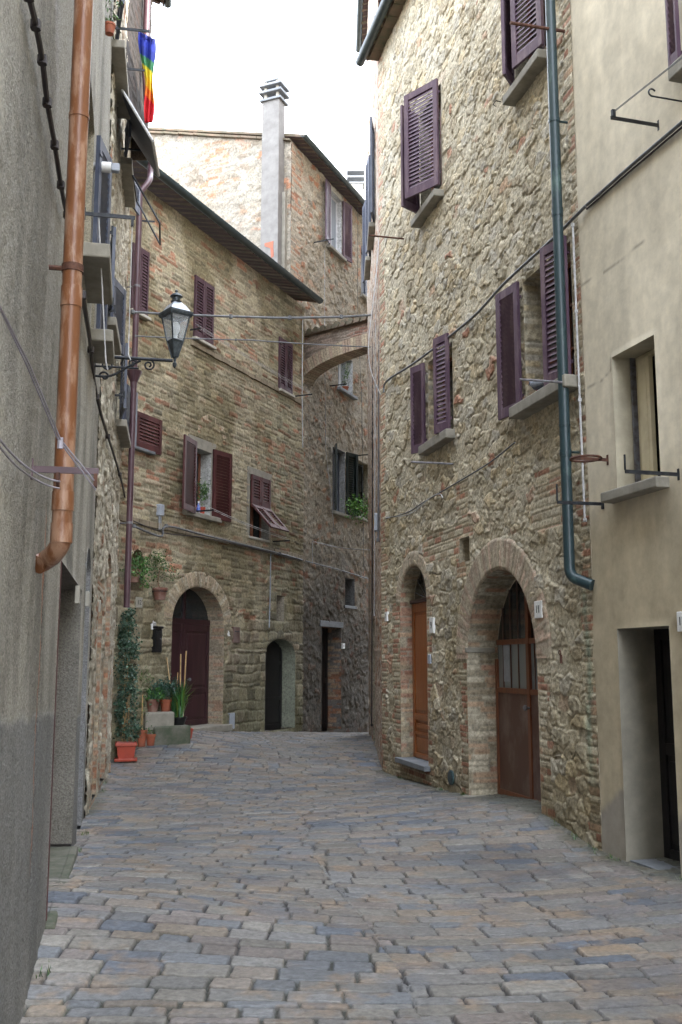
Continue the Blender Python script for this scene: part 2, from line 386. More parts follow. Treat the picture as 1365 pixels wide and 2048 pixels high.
def build_wall(name, W, parent, mat, pattern, s0, s1, z0, z1, step, ops, back=6.0, zfun=None, ends=(True, True), endcol=(.3, .27, .21), flat=.008):
    S = np.linspace(s0, s1, int((s1 - s0) / step) + 1); Z = np.linspace(z0, z1, int((z1 - z0) / step) + 1)
    for o in ops:
        for a in (o['s0'], o['s1']):
            if s0 < a < s1: S[np.argmin(abs(S - a))] = a
        for a in (o['z0'], o['zs'] if o['arch'] else o['z1']):
            if z0 < a < z1: Z[np.argmin(abs(Z - a))] = a
    SS, ZZ = np.meshgrid(S, Z)
    if zfun is not None:                       # sloping top: squeeze the upper metre
        top = zfun(SS); ZZ = np.where(ZZ > top, top, ZZ)
    H, C = pattern(SS, ZZ)
    dist = np.full_like(SS, 9.0)
    for o in ops:
        ztop = arch_z(o, SS) if o['arch'] else o['z1']
        dx = np.maximum(np.maximum(o['s0'] - SS, SS - o['s1']), 0); dz = np.maximum(np.maximum(o['z0'] - ZZ, ZZ - ztop), 0)
        dist = np.minimum(dist, np.hypot(dx, dz))
    k = sstep(0, .05, dist); H = H * k + flat * (1 - k)
    X = W.p0.x + W.d.x * SS - W.f.x * H; Y = W.p0.y + W.d.y * SS - W.f.y * H
    V = [np.stack([X, Y, ZZ], -1).reshape(-1, 3)]; CC = [C.reshape(-1, 3)]
    q = gridfaces(*SS.shape); sc = (SS[:-1, :-1] + SS[1:, 1:]) / 2; zc = (ZZ[:-1, :-1] + ZZ[1:, 1:]) / 2
    keep = np.ones_like(sc, bool)
    for o in ops:
        ztop = arch_z(o, sc) if o['arch'] else o['z1']
        keep &= ~((sc > o['s0']) & (sc < o['s1']) & (zc > o['z0']) & (zc < ztop))
    if zfun is not None: keep &= (ZZ[1:, 1:] - ZZ[:-1, :-1]) > 1e-6
    FF = [q[keep]]; n = len(V[0])
    for o in ops:                              # reveals
        st = max(step, .02); P = np.array(profile(o, st)); D = o['depth'] + .02; m = max(2, int(D / st))
        Lh = np.concatenate([[0], np.cumsum(np.hypot(*(np.diff(P, axis=0).T)))])
        T = np.gradient(P, axis=0); T /= np.maximum(np.hypot(T[:, 0], T[:, 1]), 1e-9)[:, None]
        nin = np.stack([T[:, 1], -T[:, 0]], 1)   # towards the inside of the opening
        U, Dd = np.meshgrid(Lh, np.linspace(0, D, m)); rh, rc = o.get('rev', rev_plain((.3, .27, .2)))(U, Dd)
        edge = sstep(0, .02, Dd)
        ps = P[:, 0][None] + nin[:, 0][None] * rh * edge; pz = P[:, 1][None] + nin[:, 1][None] * rh * edge
        oo = flat + .002 - Dd
        V.append(np.stack([W.p0.x + W.d.x * ps - W.f.x * oo, W.p0.y + W.d.y * ps - W.f.y * oo, pz], -1).reshape(-1, 3))
        CC.append(rc.reshape(-1, 3)); FF.append(gridfaces(m, len(P), n).reshape(-1, 4)); n += len(V[-1])
    # body of the house behind the facade
    def quad(a, b, c, d):
        nonlocal n
        V.append(np.array([a[:], b[:], c[:], d[:]])); CC.append(np.tile(np.array(endcol), (4, 1))); FF.append(np.array([[n, n + 1, n + 2, n + 3]])); n += 4
    zt = (lambda s: z1) if zfun is None else (lambda s: float(zfun(np.array(s))))
    for e, s in zip(ends, (s0, s1)):
        if e: quad(W.P(s, z0, .0), W.P(s, zt(s), .0), W.P(s, zt(s), -back), W.P(s, z0, -back))
    if back > 1: quad(W.P(s0, z0, -back), W.P(s0, zt(s0), -back), W.P(s1, zt(s1), -back), W.P(s1, z0, -back))
    return npmesh(name, np.concatenate(V), np.concatenate([f.reshape(-1, 4) for f in FF]), np.concatenate(CC), mat, parent)

def inrect(S, Z, r, rag=.08, seed=0.0):
    """ragged-edged zone"""
    a, b, c, d = r; e = (vn(Z * 6, S * 0 + seed, 3) - .5) * rag * 2
    return (S > a + e) & (S < b - e) & (Z > c) & (Z < d)
def pat_rubble(size, pal, brick, mort, zones, seed, rel=.035, asp=1.45, streak=0.0, brickfrac=.06, smear=.0, stain_or_shade=None):
    def f(S, Z):
        J, I, d = rubble(S, Z, size, asp, seed)
        J2, I2, d2 = rubble(S + 3, Z + 1, size * .62, asp * 1.3, seed + 20)
        big = fbm(S * .8, Z * .8, seed + 30) > .60
        J = np.where(big, J2 + 500, J); I = np.where(big, I2, I); d = np.where(big, d2, d)
        d = d + (fbm(S * 26, Z * 26, seed + 60) - .5) * .012
        rj = h2(I, J, seed + 1); bur = h2(I + 1, J + 2, seed + 61) < .26; k = sstep(.001, .011, d) * np.where(bur, .30, 1)
        face = (h2(I, J, seed + 62) - .5) * (S * 11 % 1 - .5) * 0
        H = k * rel * (.30 + .85 * rj) * np.where(big, .75, 1) + (fbm(S * 17, Z * 21, seed) - .5) * .018 * (.4 + .6 * k) + (fbm(S * 48, Z * 48, seed) - .5) * .012
        kc = sstep(.001, .007, d) * np.where(bur, .45, 1)
        sm = sstep(.5, .75, fbm(S * 1.3, Z * 1.3, seed + 7)) * smear
        kc = kc * (1 - sm * .75)
        stone = pick(pal, h2(J, I, seed + 2)) * (.80 + .36 * h2(I + 3, J, seed + 6))[..., None]
        isb = h2(I + 9, J, seed + 8) < brickfrac
        stone = np.where(isb[..., None], pick(brick, h2(J, I + 5, seed + 3)), stone)
        stone = stone * (.82 + .36 * fbm(S * 14, Z * 14, seed + 4))[..., None]
        C = mixc(np.broadcast_to(np.array(mort), stone.shape), stone, kc)
        bz = np.zeros(S.shape, bool)
        for z in zones: bz |= inrect(S, Z, z, .1, seed)
        if bz.any():
            r, i, db = courses(S, Z, .066, .25, seed + 40, .012, .3)
            kb = sstep(.002, .010, db); rb = h2(r, i, seed + 41)
            Cb = mixc(np.broadcast_to(np.array(mort), stone.shape), pick(brick + pal[:4], rb) * (.80 + .35 * h2(i, r, seed + 42))[..., None], kb)
            Hb = kb * (.004 + .006 * rb) + (fbm(S * 30, Z * 30, seed) - .5) * .010
            H = np.where(bz, Hb, H); C = np.where(bz[..., None], Cb, C)
        C = C * (.86 + .28 * fbm(S * .7, Z * .7, seed + 11))[..., None]
        if stain_or_shade is not None: C = stain_or_shade(S, Z, C)
        return H, np.clip(C, .01, .9)
    return f
def pat_brick(h, w, pal, brick, mort, seed, rel=.012, redmask=.5, zlow=None, stain_or_shade=None, warp=.05):
    def f(S, Z):
        r, i, d = courses(S, Z, h, w, seed, warp, .35)
        k = sstep(.002, .011, d); rj = h2(r, i, seed + 1)
        red = sstep(.50, .68, fbm(S * .9 + 3, Z * .9, seed + 9)) * redmask
        isb = h2(i, r, seed + 2) < red + .08
        stone = np.where(isb[..., None], pick(brick, rj), pick(pal, rj)) * (.68 + .6 * h2(i + 3, r, seed + 3))[..., None]
        H = k * rel * (.5 + rj) + (fbm(S * 18, Z * 18, seed) - .5) * .014
        if zlow is not None:
            r2, i2, d2 = courses(S + 5, Z, h * 2.1, w * 1.15, seed + 50, .06, .45, hv=.5)
            lowm = Z < zlow + (fbm(S * 1.1, Z * 1.1, seed + 51) - .5) * 3.5
            k2 = sstep(.003, .022, d2); rj2 = h2(r2, i2, seed + 52)
            st2 = pick(pal, rj2) * (.6 + .6 * h2(i2, r2, seed + 53))[..., None]
            H2 = k2 * rel * 1.8 * (.5 + rj2) + (fbm(S * 12, Z * 12, seed + 1) - .5) * .03
            H = np.where(lowm, H2, H); k = np.where(lowm, k2, k); stone = np.where(lowm[..., None], st2, stone)
        sm = sstep(.48, .7, fbm(S * 1.6, Z * 1.6, seed + 7)) * .55
        C = mixc(np.broadcast_to(np.array(mort), stone.shape), stone * (.8 + .4 * fbm(S * 12, Z * 12, seed + 4))[..., None], k * (1 - sm))
        C = C * (.82 + .36 * fbm(S * .6, Z * .6, seed + 11))[..., None]
        if stain_or_shade is not None: C = stain_or_shade(S, Z, C)
        return H, np.clip(C, .01, .9)
    return f
def pat_plaster(c, seed, rel=.012, streak=.3, fn=None, hf=.004, grain=.0):
    def f(S, Z):
        st = fbm(S * 3.1 + 1.3 * fbm(S * 1.3, Z * .7, seed + 12), Z * .5, seed); b = fbm(S * .9, Z * .9, seed + 5)
        C = np.array(c) * (1 - streak + 2 * streak * (.55 * sstep(.28, .72, st) + .45 * sstep(.3, .7, b)) + .10 * (fbm(S * 16, Z * 5, seed + 8) - .5) * 2)[..., None]
        H = (fbm(S * 1.2, Z * 1.2, seed + 2) - .5) * rel + (fbm(S * 25, Z * 25, seed + 3) - .5) * hf
        if fn is not None: H, C = fn(S, Z, H, C)
        return H, np.clip(C, .01, .9)
    return f

def voussoirs(W, o, width, proud, seed, pal, mort, parent, name='door_arch', t=.055, radial=True, jambs=0.0, matn='brick'):
    """ring of bricks on edge round an arch, with relief"""
    m = (o['s0'] + o['s1']) / 2; hw = (o['s1'] - o['s0']) / 2; hz = o['z1'] - o['zs']
    na = int(math.pi * max(hw, hz) / .012); nr = max(4, int(width / .02))
    A = np.linspace(math.pi, 0, na); Rr = np.linspace(-.012, width, nr)
    AA, RR = np.meshgrid(A, Rr)
    ca, sa = np.cos(AA), np.sin(AA); x = m + (hw + RR) * ca; z = o['zs'] + (hz + RR) * sa
    arc = (math.pi - AA) * (max(hw, hz) + .1)
    q = arc / t; i = np.floor(q); d = np.minimum(q - i, 1 - (q - i)) * t
    half = (RR > width * .5 + (h2(i, 1.0, seed) - .5) * width * .5) & (h2(i, 2.0, seed) > .35)
    i2 = i + 100 * half
    k = sstep(.001, .007, d); e = sstep(-.012, .0, RR) * (1 - sstep(width - .02, width, RR) * .9)
    H = proud * e + k * .006 * h2(i2, 3.0, seed) - (1 - e) * .0
    C = mixc(np.broadcast_to(np.array(mort), k.shape + (3,)), pick(pal, h2(i2, 4.0, seed)) * (.75 + .5 * h2(i2, 5.0, seed))[..., None], k)
    V = np.stack([W.p0.x + W.d.x * x - W.f.x * H, W.p0.y + W.d.y * x - W.f.y * H, z], -1).reshape(-1, 3)
    # last row pushed into the wall so the ring has thickness
    ob = npmesh(name, V, gridfaces(nr, na).reshape(-1, 4), C.reshape(-1, 3), matn, parent)
    return ob

# ---------------------------------------------------------------- joinery
def ident(p): return Matrix.Translation(p)
FLIP = [-1]
def shutter(M, w, h, mat, parent, pitch=.056, panel_split=None, flip=False):
    """louvred leaf: local x 0..w from the hinge, y 0..t into the wall, z 0..h"""
    t = .035; b = MB(); st = min(.075, w * .17)
    b.box(M, 0, st, 0, t, 0, h); b.box(M, w - st, w, 0, t, 0, h)
    rails = [(0, .11), (h - .09, h)] + ([(panel_split - .03, panel_split + .03)] if panel_split else [])
    for a, c in rails: b.box(M, st, w - st, .003, t - .003, a, c)
    rails.sort(); Rl = Matrix.Rotation(R(-67 * FLIP[0]), 4, 'X'); FLIP[0] = -1
    for (a0, a1), (b0, b1) in zip(rails[:-1], rails[1:]):
        n = max(2, int((b0 - a1) / pitch)); dz = (b0 - a1) / n
        for k in range(n):
            Mk = M @ Matrix.Translation((0, t / 2, a1 + dz * (k + .5))) @ Rl
            b.box(Mk, st - .004, w - st + .004, -.0265, .0265, -.003, .003)
    # dark backing rod and hinges
    for zz in (h * .12, h * .88): b.box(M, -.02, .05, -.008, 0, zz - .015, zz + .015)
    return b.build('shutter', mat, parent)
def hinged(W, s, z, o, ang, toright):
    """matrix of a leaf hinged at s; ang 0 = lying across the opening side, 180 = folded back on the wall"""
    M = W.M(s, z, o); FLIP[0] = -1 if toright else 1
    base = 0 if toright else math.pi
    return M @ Matrix.Rotation(base, 4, 'Z') @ Matrix.Rotation(R(ang if not toright else -ang), 4, 'Z')
def window_unit(W, o, house, frame='brownwood', pane='pane', depth=None, leaves=2, label=None, bar=0, open_=False):
    D = depth or o['depth'] - .05; s0, s1, z0, z1 = o['s0'], o['s1'], o['z0'], o['z1']; w = s1 - s0; h = z1 - z0
    M = W.M(s0, z0, -D); b = MB(); t = .05
    b.box(M, 0, t, 0, .05, 0, h); b.box(M, w - t, w, 0, .05, 0, h); b.box(M, t, w - t, .002, .048, 0, t); b.box(M, t, w - t, .002, .048, h - t, h)
    if leaves == 2: b.box(M, w / 2 - .035, w / 2 + .035, -.006, .045, t, h - t)
    for k in range(bar): b.box(M, t, w - t, .006, .04, h * (k + 1) / (bar + 1) - .012, h * (k + 1) / (bar + 1) + .012)
    f = b.build('window', frame, house, bevel=.004)
    if label: f['label'] = label
    p = MB(); p.box(M, t - .01, w - t + .01, .022, .03, t - .01, h - t + .01); p.build('pane', pane, f)
    return f
def sill(W, o, parent, mat='stone', over=.08, proj=.13, th=.09, dz=0.0):
    b = MB(); M = W.M(o['s0'], o['z0'] + dz, 0)
    b.box(M, -over, o['s1'] - o['s0'] + over, -proj, .05, -th, 0)
    return b.build('sill', mat, parent, bevel=.012)
def panel_door(W, o, house, mat, depth, split=2, rows=((.08, .42), (.47, .95)), ztop=None, label=None, name='door', x0=0, x1=None):
    z0 = o['z0'] + .01; z1 = (ztop or o['z1']); M = W.M(o['s0'] + x0, z0, -depth); w = (x1 if x1 is not None else o['s1'] - o['s0']) - x0; h = z1 - z0
    b = MB(); b.box(M, 0, w, .02, .07, -.14, h)
    lw = w / split
    for k in range(split):
        a = k * lw
        b.box(M, a + .002, a + .09, 0, .022, 0, h); b.box(M, a + lw - .09, a + lw - .002, 0, .022, 0, h)
        zs = [0] + [q for r in rows for q in (r[0] * h, r[1] * h)] + [h]
        for i in range(0, len(zs), 2): b.box(M, a + .09, a + lw - .09, .002, .024, zs[i], zs[i + 1])
        for r in rows: b.box(M, a + .13, a + lw - .13, .006, .024, r[0] * h + .05, r[1] * h - .05)
    d = b.build(name, mat, house, bevel=.004)
    if label: d['label'] = label
    return d, M, w, h
def bracket(W, px, py, px2, mat='rust', tip=0.0, name='washing_line_bracket', label='', group=None, r=.011, flat=True, extra=None, cat='bracket'):
    s, z, o = W.out(px, py, px2); t = thing(name, W.P(s, z, 0), label, cat, group)
    M = W.M(s, z, 0); b = MB()
    if flat: b.box(M, -.006, .006, -o, .03, -.014, .014); b.box(M, -.012, .012, -.006, .012, -.045, .045)
    else: b.tube([M @ Vector((0, .03, 0)), M @ Vector((0, -o, 0))], r)
    b.build('arm', mat, t)
    if tip:
        c = MB(); c.box(M, -.005, .005, -o - .006, -o + .006, .012, tip); c.build('upright', mat, t)
    if extra: extra(M, o, t)
    return t, M, o
def cable(pts, r, mat, name, label, cat='cable', group=None, sag=0.0, n=1, parent=None, clips=None):
    P = []
    for a, b in zip(pts[:-1], pts[1:]):
        a = Vector(a); b = Vector(b); m = max(n, 1)
        for k in range(m): t = k / m; q = a.lerp(b, t); q.z -= sag * 4 * t * (1 - t); P.append(q)
    P.append(Vector(pts[-1])); mb = MB(); mb.tube(P, r, 6)
    if clips:
        for q in P[::clips]:
            mb.tube([q + Vector((0, 0, -r * 1.6)), q + Vector((0, 0, r * 1.6))], r * 1.8, 6)
    o = mb.build(name, mat, parent, smooth=True)
    if parent is None: tag(o, label, cat, group)
    return o
def smooth_path(pts, n=6):
    pts = [Vector(p) for p in pts]; out = []
    for i in range(len(pts) - 1):
        p0 = pts[max(i - 1, 0)]; p1 = pts[i]; p2 = pts[i + 1]; p3 = pts[min(i + 2, len(pts) - 1)]
        for k in range(n):
            t = k / n
            out.append(.5 * ((2 * p1) + (p2 - p0) * t + (2 * p0 - 5 * p1 + 4 * p2 - p3) * t * t + (3 * p1 - p0 - 3 * p2 + p3) * t ** 3))
    out.append(pts[-1]); return out
def roof(W, house, s0, s1, z, over, back, slope, gut=True, mat='rooftile', gname='gutter', tiles=True, thick=.06, rafters=True, gr=.07, guts=None):
    """pitched roof rising away from the street, tile ends over the gutter, rafters and boards under the eave"""
    M = W.M(s0, z, 0); L = s1 - s0; k = math.tan(R(slope)); b = MB()
    b.prism(M @ Matrix.Rotation(0, 4, 'Z'), [(0, 0), (L, 0), (L, .001), (0, .001)], 0, 0.001) if False else None
    def P(x, y, dz): return M @ Vector((x, y, (y + over) * k + dz))
    y0, y1 = -over, back
    vs = [P(0, y0, 0), P(L, y0, 0), P(L, y1, 0), P(0, y1, 0), P(0, y0, thick), P(L, y0, thick), P(L, y1, thick), P(0, y1, thick)]
    b._add(vs, [(0, 3, 2, 1), (4, 5, 6, 7), (0, 1, 5, 4), (1, 2, 6, 5), (2, 3, 7, 6), (3, 0, 4, 7)])
    if tiles:
        n = int(L / .21)
        for i in range(n):
            x = (i + .5) * L / n; jy = rnd.uniform(-.03, .02)
            b.tube([P(x, y0 - .03 + jy, thick - .012), P(x, min(y1, 1.0), thick - .012)], .072 + rnd.uniform(-.008, .008), 8)
    rf = b.build('roof', mat, house)
    u = MB(); u._add([P(0.01, y0 + .01, -.012), P(L - .01, y0 + .01, -.012), P(L - .01, .3, -.012), P(.01, .3, -.012), P(0.01, y0 + .01, -.003), P(L - .01, y0 + .01, -.003), P(L - .01, .3, -.003), P(.01, .3, -.003)],
                     [(0, 3, 2, 1), (4, 5, 6, 7), (0, 1, 5, 4), (1, 2, 6, 5), (2, 3, 7, 6), (3, 0, 4, 7)]); u.build('soffit', 'eavewood', rf)
    if rafters:
        e = MB(); n = max(2, int(L / .45))
        for i in range(n + 1):
            x = .05 + i * (L - .1) / n
            e._add([P(x - .035, y0 + .05, -.06), P(x + .035, y0 + .05, -.06), P(x + .035, .2, -.06), P(x - .035, .2, -.06),
                    P(x - .035, y0 + .05, -.014), P(x + .035, y0 + .05, -.014), P(x + .035, .2, -.014), P(x - .035, .2, -.014)],
                   [(0, 3, 2, 1), (4, 5, 6, 7), (0, 1, 5, 4), (1, 2, 6, 5), (2, 3, 7, 6), (3, 0, 4, 7)])
        e.box(M, 0, L, -over - .012, -over + .02, -.07, .03)
        e.build('rafter', 'eavewood', rf)['label'] = 'dark row of rafter ends and fascia board'
    if gut:
        g = MB(); rings = []
        a0, a1 = guts or (-.05, L + .05)
        for x in np.linspace(a0, a1, 14):
            ring = []
            for j in range(9):
                a = math.pi + math.pi * j / 8; ring.append(M @ Vector((x, -over - gr + gr * math.cos(a), .03 + gr * math.sin(a))))
            for j in range(9):
                a = 2 * math.pi - math.pi * j / 8; ring.append(M @ Vector((x, -over - gr + (gr - .008) * math.cos(a), .03 + (gr - .008) * math.sin(a))))
            rings.append(ring)
        g.loft(rings)
        for x in np.linspace(a0 + .1, a1 - .1, max(2, int(L / .9))): g.box(M, x - .012, x + .012, -over - 2 * gr - .004, -over, .028, .04)
        g.build(gname, 'gutter', rf, smooth=True)
    return rf
def textmesh(s, size, M, parent, mat='ink', name='numeral'):
    cu = bpy.data.curves.new(name, 'FONT'); cu.body = s; cu.size = size; cu.extrude = .001; cu.align_x = 'CENTER'; cu.align_y = 'CENTER'
    tmp = bpy.data.objects.new('tmp', cu); col.objects.link(tmp); bpy.context.view_layer.update()
    me = bpy.data.meshes.new_from_object(tmp.evaluated_get(bpy.context.evaluated_depsgraph_get())); bpy.data.objects.remove(tmp)
    og = ORG[parent]; T = M @ Matrix.Rotation(R(90), 4, 'X')
    me.transform(Matrix.Translation(-og) @ T); me.materials.clear(); me.materials.append(MT[mat]); me.name = name
    return link(name, me, parent)
def plate(W, px, py, w, h, txt, label, o=.0, mat='tile', M=None, cat='house number'):
    if M is None: s, z = W.hit(px, py, o); M = W.M(s, z, o)
    t = thing('house_number', M.translation, label, cat, 'house number tiles')
    b = MB(); b.box(M, -w / 2, w / 2, -.016, .02, -h / 2, h / 2); b.build('tile', mat, t, bevel=.004)
    if txt: textmesh(txt, h * .62, M @ Matrix.Translation((0, -.018, 0)), t)
    return t
# ---------------------------------------------------------------- plants
def leaf_cloud(mb, pts, n, spread, size, cols, seed, droop=0.0, up=.3, narrow=.45):
    rr = random.Random(seed)
    for k in range(n):
        c = Vector(rr.choice(pts)); g = Vector((rr.gauss(0, 1), rr.gauss(0, 1), rr.gauss(0, 1))) * spread
        p = c + g; d = Vector((rr.uniform(-1, 1), rr.uniform(-1, 1), rr.uniform(-1, 1) + up - droop)).normalized()
        a = d.cross(Vector((rr.uniform(-1, 1), rr.uniform(-1, 1), rr.uniform(-.5, 1)))).normalized(); nn = d.cross(a)
        L = size * rr.uniform(.6, 1.3); w = L * narrow; q = rr.choice(cols); br = rr.uniform(.7, 1.35); mb.cc = tuple(x * br for x in q)
        mb._add([p, p + d * L * .5 + a * w * .5 - nn * .06 * L, p + d * L, p + d * L * .5 - a * w * .5 - nn * .06 * L, p + d * L * .5 + nn * .07 * L], [(0, 1, 4), (1, 2, 4), (2, 3, 4), (3, 0, 4)])
def pot(base, r, h, mat, label, cat='flower pot', name='flower_pot', group='pots by the steps', square=False, rim=.12, M=None):
    t = thing(name, base, label, cat, group); M = M or ident(base); n = 4 if square else 22; a = math.pi / 4 if square else 0; k = 1.41 if square else 1
    b = MB(); b.lathe(M, [(r * .68 * k, 0), (r * .9 * k, h * .78), (r * .91 * k, h * .8), (r * k, h * .81), (r * 1.02 * k, h), (r * .9 * k, h), (r * .88 * k, h * .86)], n, a)
    b.build('pot', mat, t, smooth=not square, bevel=.004 if square else 0)
    s = MB(); s.lathe(M, [(r * .86 * k, h * .84), (r * .86 * k, h * .9)], n, a); s.build('soil', 'soil', t)
    return t
GREENS = [(.045, .10, .025), (.07, .14, .03), (.03, .075, .025), (.10, .17, .04)]
IVY = [(.025, .065, .035), (.035, .085, .045), (.05, .11, .06), (.02, .05, .03), (.09, .15, .11)]
# ================================================================ STREET
def gz_pts():
    P = []
    def w(W, px, py):
        s, z = W.hit(px, py); q = W.P(s, z); P.append((q.x, q.y, q.z))
    w(WLA, 40, 2048); w(WLA, 105, 1800); w(WLA, 150, 1690); w(WLA, 176, 1610)
    w(WLB, 205, 1568); w(WLB, 222, 1530)
    w(WB, 345, 1463); w(WB, 448, 1462); w(WB, 500, 1464); w(WB, 590, 1464)
    w(WC, 640, 1465); w(WC, 682, 1465); w(WC, 735, 1465)
    w(WR3, 743, 1472); w(WR3, 755, 1500)
    w(WR1, 772, 1545); w(WR1, 830, 1562); w(WR1, 938, 1592); w(WR1, 1082, 1625); w(WR1, 1130, 1655); w(WR1, 1200, 1702)
    w(WR2, 1245, 1722); w(WR2, 1352, 1752)
    P += [(0, -1, 0), (-1.0, 1, 0), (3.5, 0, .02), (3.2, 3.5, .02), (-.9, 2.5, 0), (0, 4, .0), (.4, 7, -.035), (-.6, 12.2, -.03), (-.8, 15.5, .06), (-.6, 18.5, .15), (2.2, 30, -.2), (-7, 16, .5), (-7, 24, .4), (6, 15, 0), (-6, 8, 0)]
    return np.array(P)
GP = gz_pts()
def tps(P):
    n = len(P); d = np.hypot(P[:, None, 0] - P[None, :, 0], P[:, None, 1] - P[None, :, 1])
    K = np.where(d > 0, d ** 2 * np.log(d + 1e-9), 0) + np.eye(n) * .15; T = np.c_[np.ones(n), P[:, :2]]
    A = np.block([[K, T], [T.T, np.zeros((3, 3))]]); return np.linalg.solve(A, np.r_[P[:, 2], 0, 0, 0])
GW = tps(GP)
def gz(x, y):
    x = np.asarray(x, float); y = np.asarray(y, float); z = GW[-3] + GW[-2] * x + GW[-1] * y
    for k in range(len(GP)):
        d2 = (x - GP[k, 0]) ** 2 + (y - GP[k, 1]) ** 2; z = z + GW[k] * .5 * d2 * np.log(d2 + 1e-12)
    return z
def gzf(x, y): return float(gz(x, y))

def street_part(ya, yb, dy, ky, dx, xa, xb):
    Yl = [ya]
    while Yl[-1] < yb: Yl.append(Yl[-1] + dy + ky * (Yl[-1] - ya))
    Yl = np.array(Yl); Xl = np.arange(xa, xb, dx)
    X, Y = np.meshgrid(Xl, Yl)
    near = X[0]
    spx = .37 - .142 * (Y - 4.8) + .05 * np.sin(Y * 1.3)          # the joint where the two families of courses meet
    left = X < spx
    # left courses square across, right courses slightly turned
    ul, vl = X, Y - .035 * X + .05 * np.sin(X * .9)
    ur, vr = X * .99 + Y * .12, Y - .13 * (X - spx) + .04 * np.sin(X * 1.4)
    r1, i1, d1 = courses(ul, vl, .135, .30, 2.0, .02, .45, -4, 34, .40, .16)
    r2, i2, d2 = courses(ur + 40, vr + .07, .15, .33, 5.0, .02, .45, -6, 34, .40, .16)
    row = np.where(left, r1, r2 + 300); idx = np.where(left, i1, i2); d = np.where(left, d1, d2)
    d = np.minimum(d, np.abs(X - spx + (h2(row, 1.0, 4.0) - .5) * .05) * .8 + .006)
    rj = h2(row, idx, 1.0); wig = (fbm(X * 11, Y * 11, 3.0) - .5) * .012
    gapw = .0015 + .007 * fbm(X * 1.5, Y * 1.5, 8.0)
    k = sstep(gapw, gapw + .0045, d + wig)
    tilt = (h2(row, idx, 9.0) - .5) * .02
    H = k * .022 + k * (rj - .5) * .010 + k * (fbm(X * 8, Y * 8, 4.0) - .5) * .012 + (fbm(X * 42, Y * 42, 6.0) - .5) * .006
    Z = gz(X, Y) + H - .016
    pal = [(.215, .185, .155), (.20, .178, .155), (.185, .182, .178), (.225, .188, .148), (.168, .170, .172), (.205, .178, .162), (.195, .188, .175), (.115, .13, .155), (.15, .158, .168), (.225, .21, .185), (.18, .155, .138), (.19, .18, .168), (.20, .185, .16)]
    C = pick(pal, h2(idx, row, 2.0)) * (.80 + .36 * h2(row, idx, 7.0))[..., None]
    blot = fbm(X * 5, Y * 5, 12.0)
    C = mixc(C, np.broadcast_to(np.array((.27, .19, .12)), C.shape), sstep(.56, .75, blot) * .55)
    C = mixc(C, np.broadcast_to(np.array((.12, .13, .15)), C.shape), sstep(.55, .75, fbm(X * 3 + 4, Y * 3, 15.0)) * .5)
    sx = sstep(.2, 2.2, X - spx); wet = sstep(.52, .66, fbm(X * .9, Y * .6, 21.0)) * sx
    C = C * (1 - .28 * wet)[..., None]
    jc = np.where((fbm(X * 2, Y * 2, 18.0) > .56)[..., None], np.array((.034, .036, .027)), np.array((.024, .022, .022)))
    wallside = sstep(.55, .1, X + .4526 + .207 * Y)               # paler dusty joints along the left wall
    jc = jc * (1 + .8 * wallside)[..., None]; C = C * .82 * (1 + .22 * wallside)[..., None]
    C = mixc(jc, C, k)
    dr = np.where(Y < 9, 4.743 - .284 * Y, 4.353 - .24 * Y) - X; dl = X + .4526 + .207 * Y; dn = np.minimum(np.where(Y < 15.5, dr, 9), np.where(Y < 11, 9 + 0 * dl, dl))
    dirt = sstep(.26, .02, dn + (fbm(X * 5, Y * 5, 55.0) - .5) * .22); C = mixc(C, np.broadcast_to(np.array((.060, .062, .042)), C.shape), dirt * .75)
    # keep what lies between the houses
    V = np.stack([X, Y, Z], -1).reshape(-1, 3); q = gridfaces(*X.shape).reshape(-1, 4)
    xc = X[:-1, :-1].ravel(); yc = Y[:-1, :-1].ravel()
    ok = (xc > -.4526 - .207 * yc - .8 - np.where(yc > 10, .6, 0)) & (xc > -10.5 + .43 * (yc)  - .9 - np.where(yc < 22, 0, 0))
    ok &= (xc < np.where(yc < 9, 4.743 - .284 * yc + .6, np.where(yc < 15.5, 4.353 - .24 * yc + .55, np.where(yc < 21.6, 1.0, 9.0))))
    q = q[ok]; used = np.zeros(len(V), bool); used[q.ravel()] = True; m = np.cumsum(used) - 1
    return V[used], m[q], np.clip(C.reshape(-1, 3)[used], .01, .8)
PA = [street_part(-1.5, 3.7, .05, 0, .05, -2.0, 5.2), street_part(3.69, 8.6, .0075, .0004, .0078, -3.4, 3.2), street_part(8.59, 29, .0125, .0016, .0125, -4.6, 3.4)]
of = 0; FQ = []
for v_, q_, c_ in PA: FQ.append(q_ + of); of += len(v_)
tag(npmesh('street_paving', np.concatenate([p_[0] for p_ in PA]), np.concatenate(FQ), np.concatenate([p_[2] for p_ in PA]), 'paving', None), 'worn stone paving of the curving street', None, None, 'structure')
b = MB(); b.box(ident((0, 0, 0)), -6, 12, -18, -1.2, -.3, -.02); tag(b.build('street_bed', paint('grey paving seen from afar', (.17, .16, .15), .8)), None, None, None, 'structure')
g = MB(); g.box(ident((0, 0, 0)), -400, 400, -400, 400, -1.2, -.9)
tag(g.build('ground', paint('bare earth', (.12, .10, .08), .95)), None, None, None, 'structure')

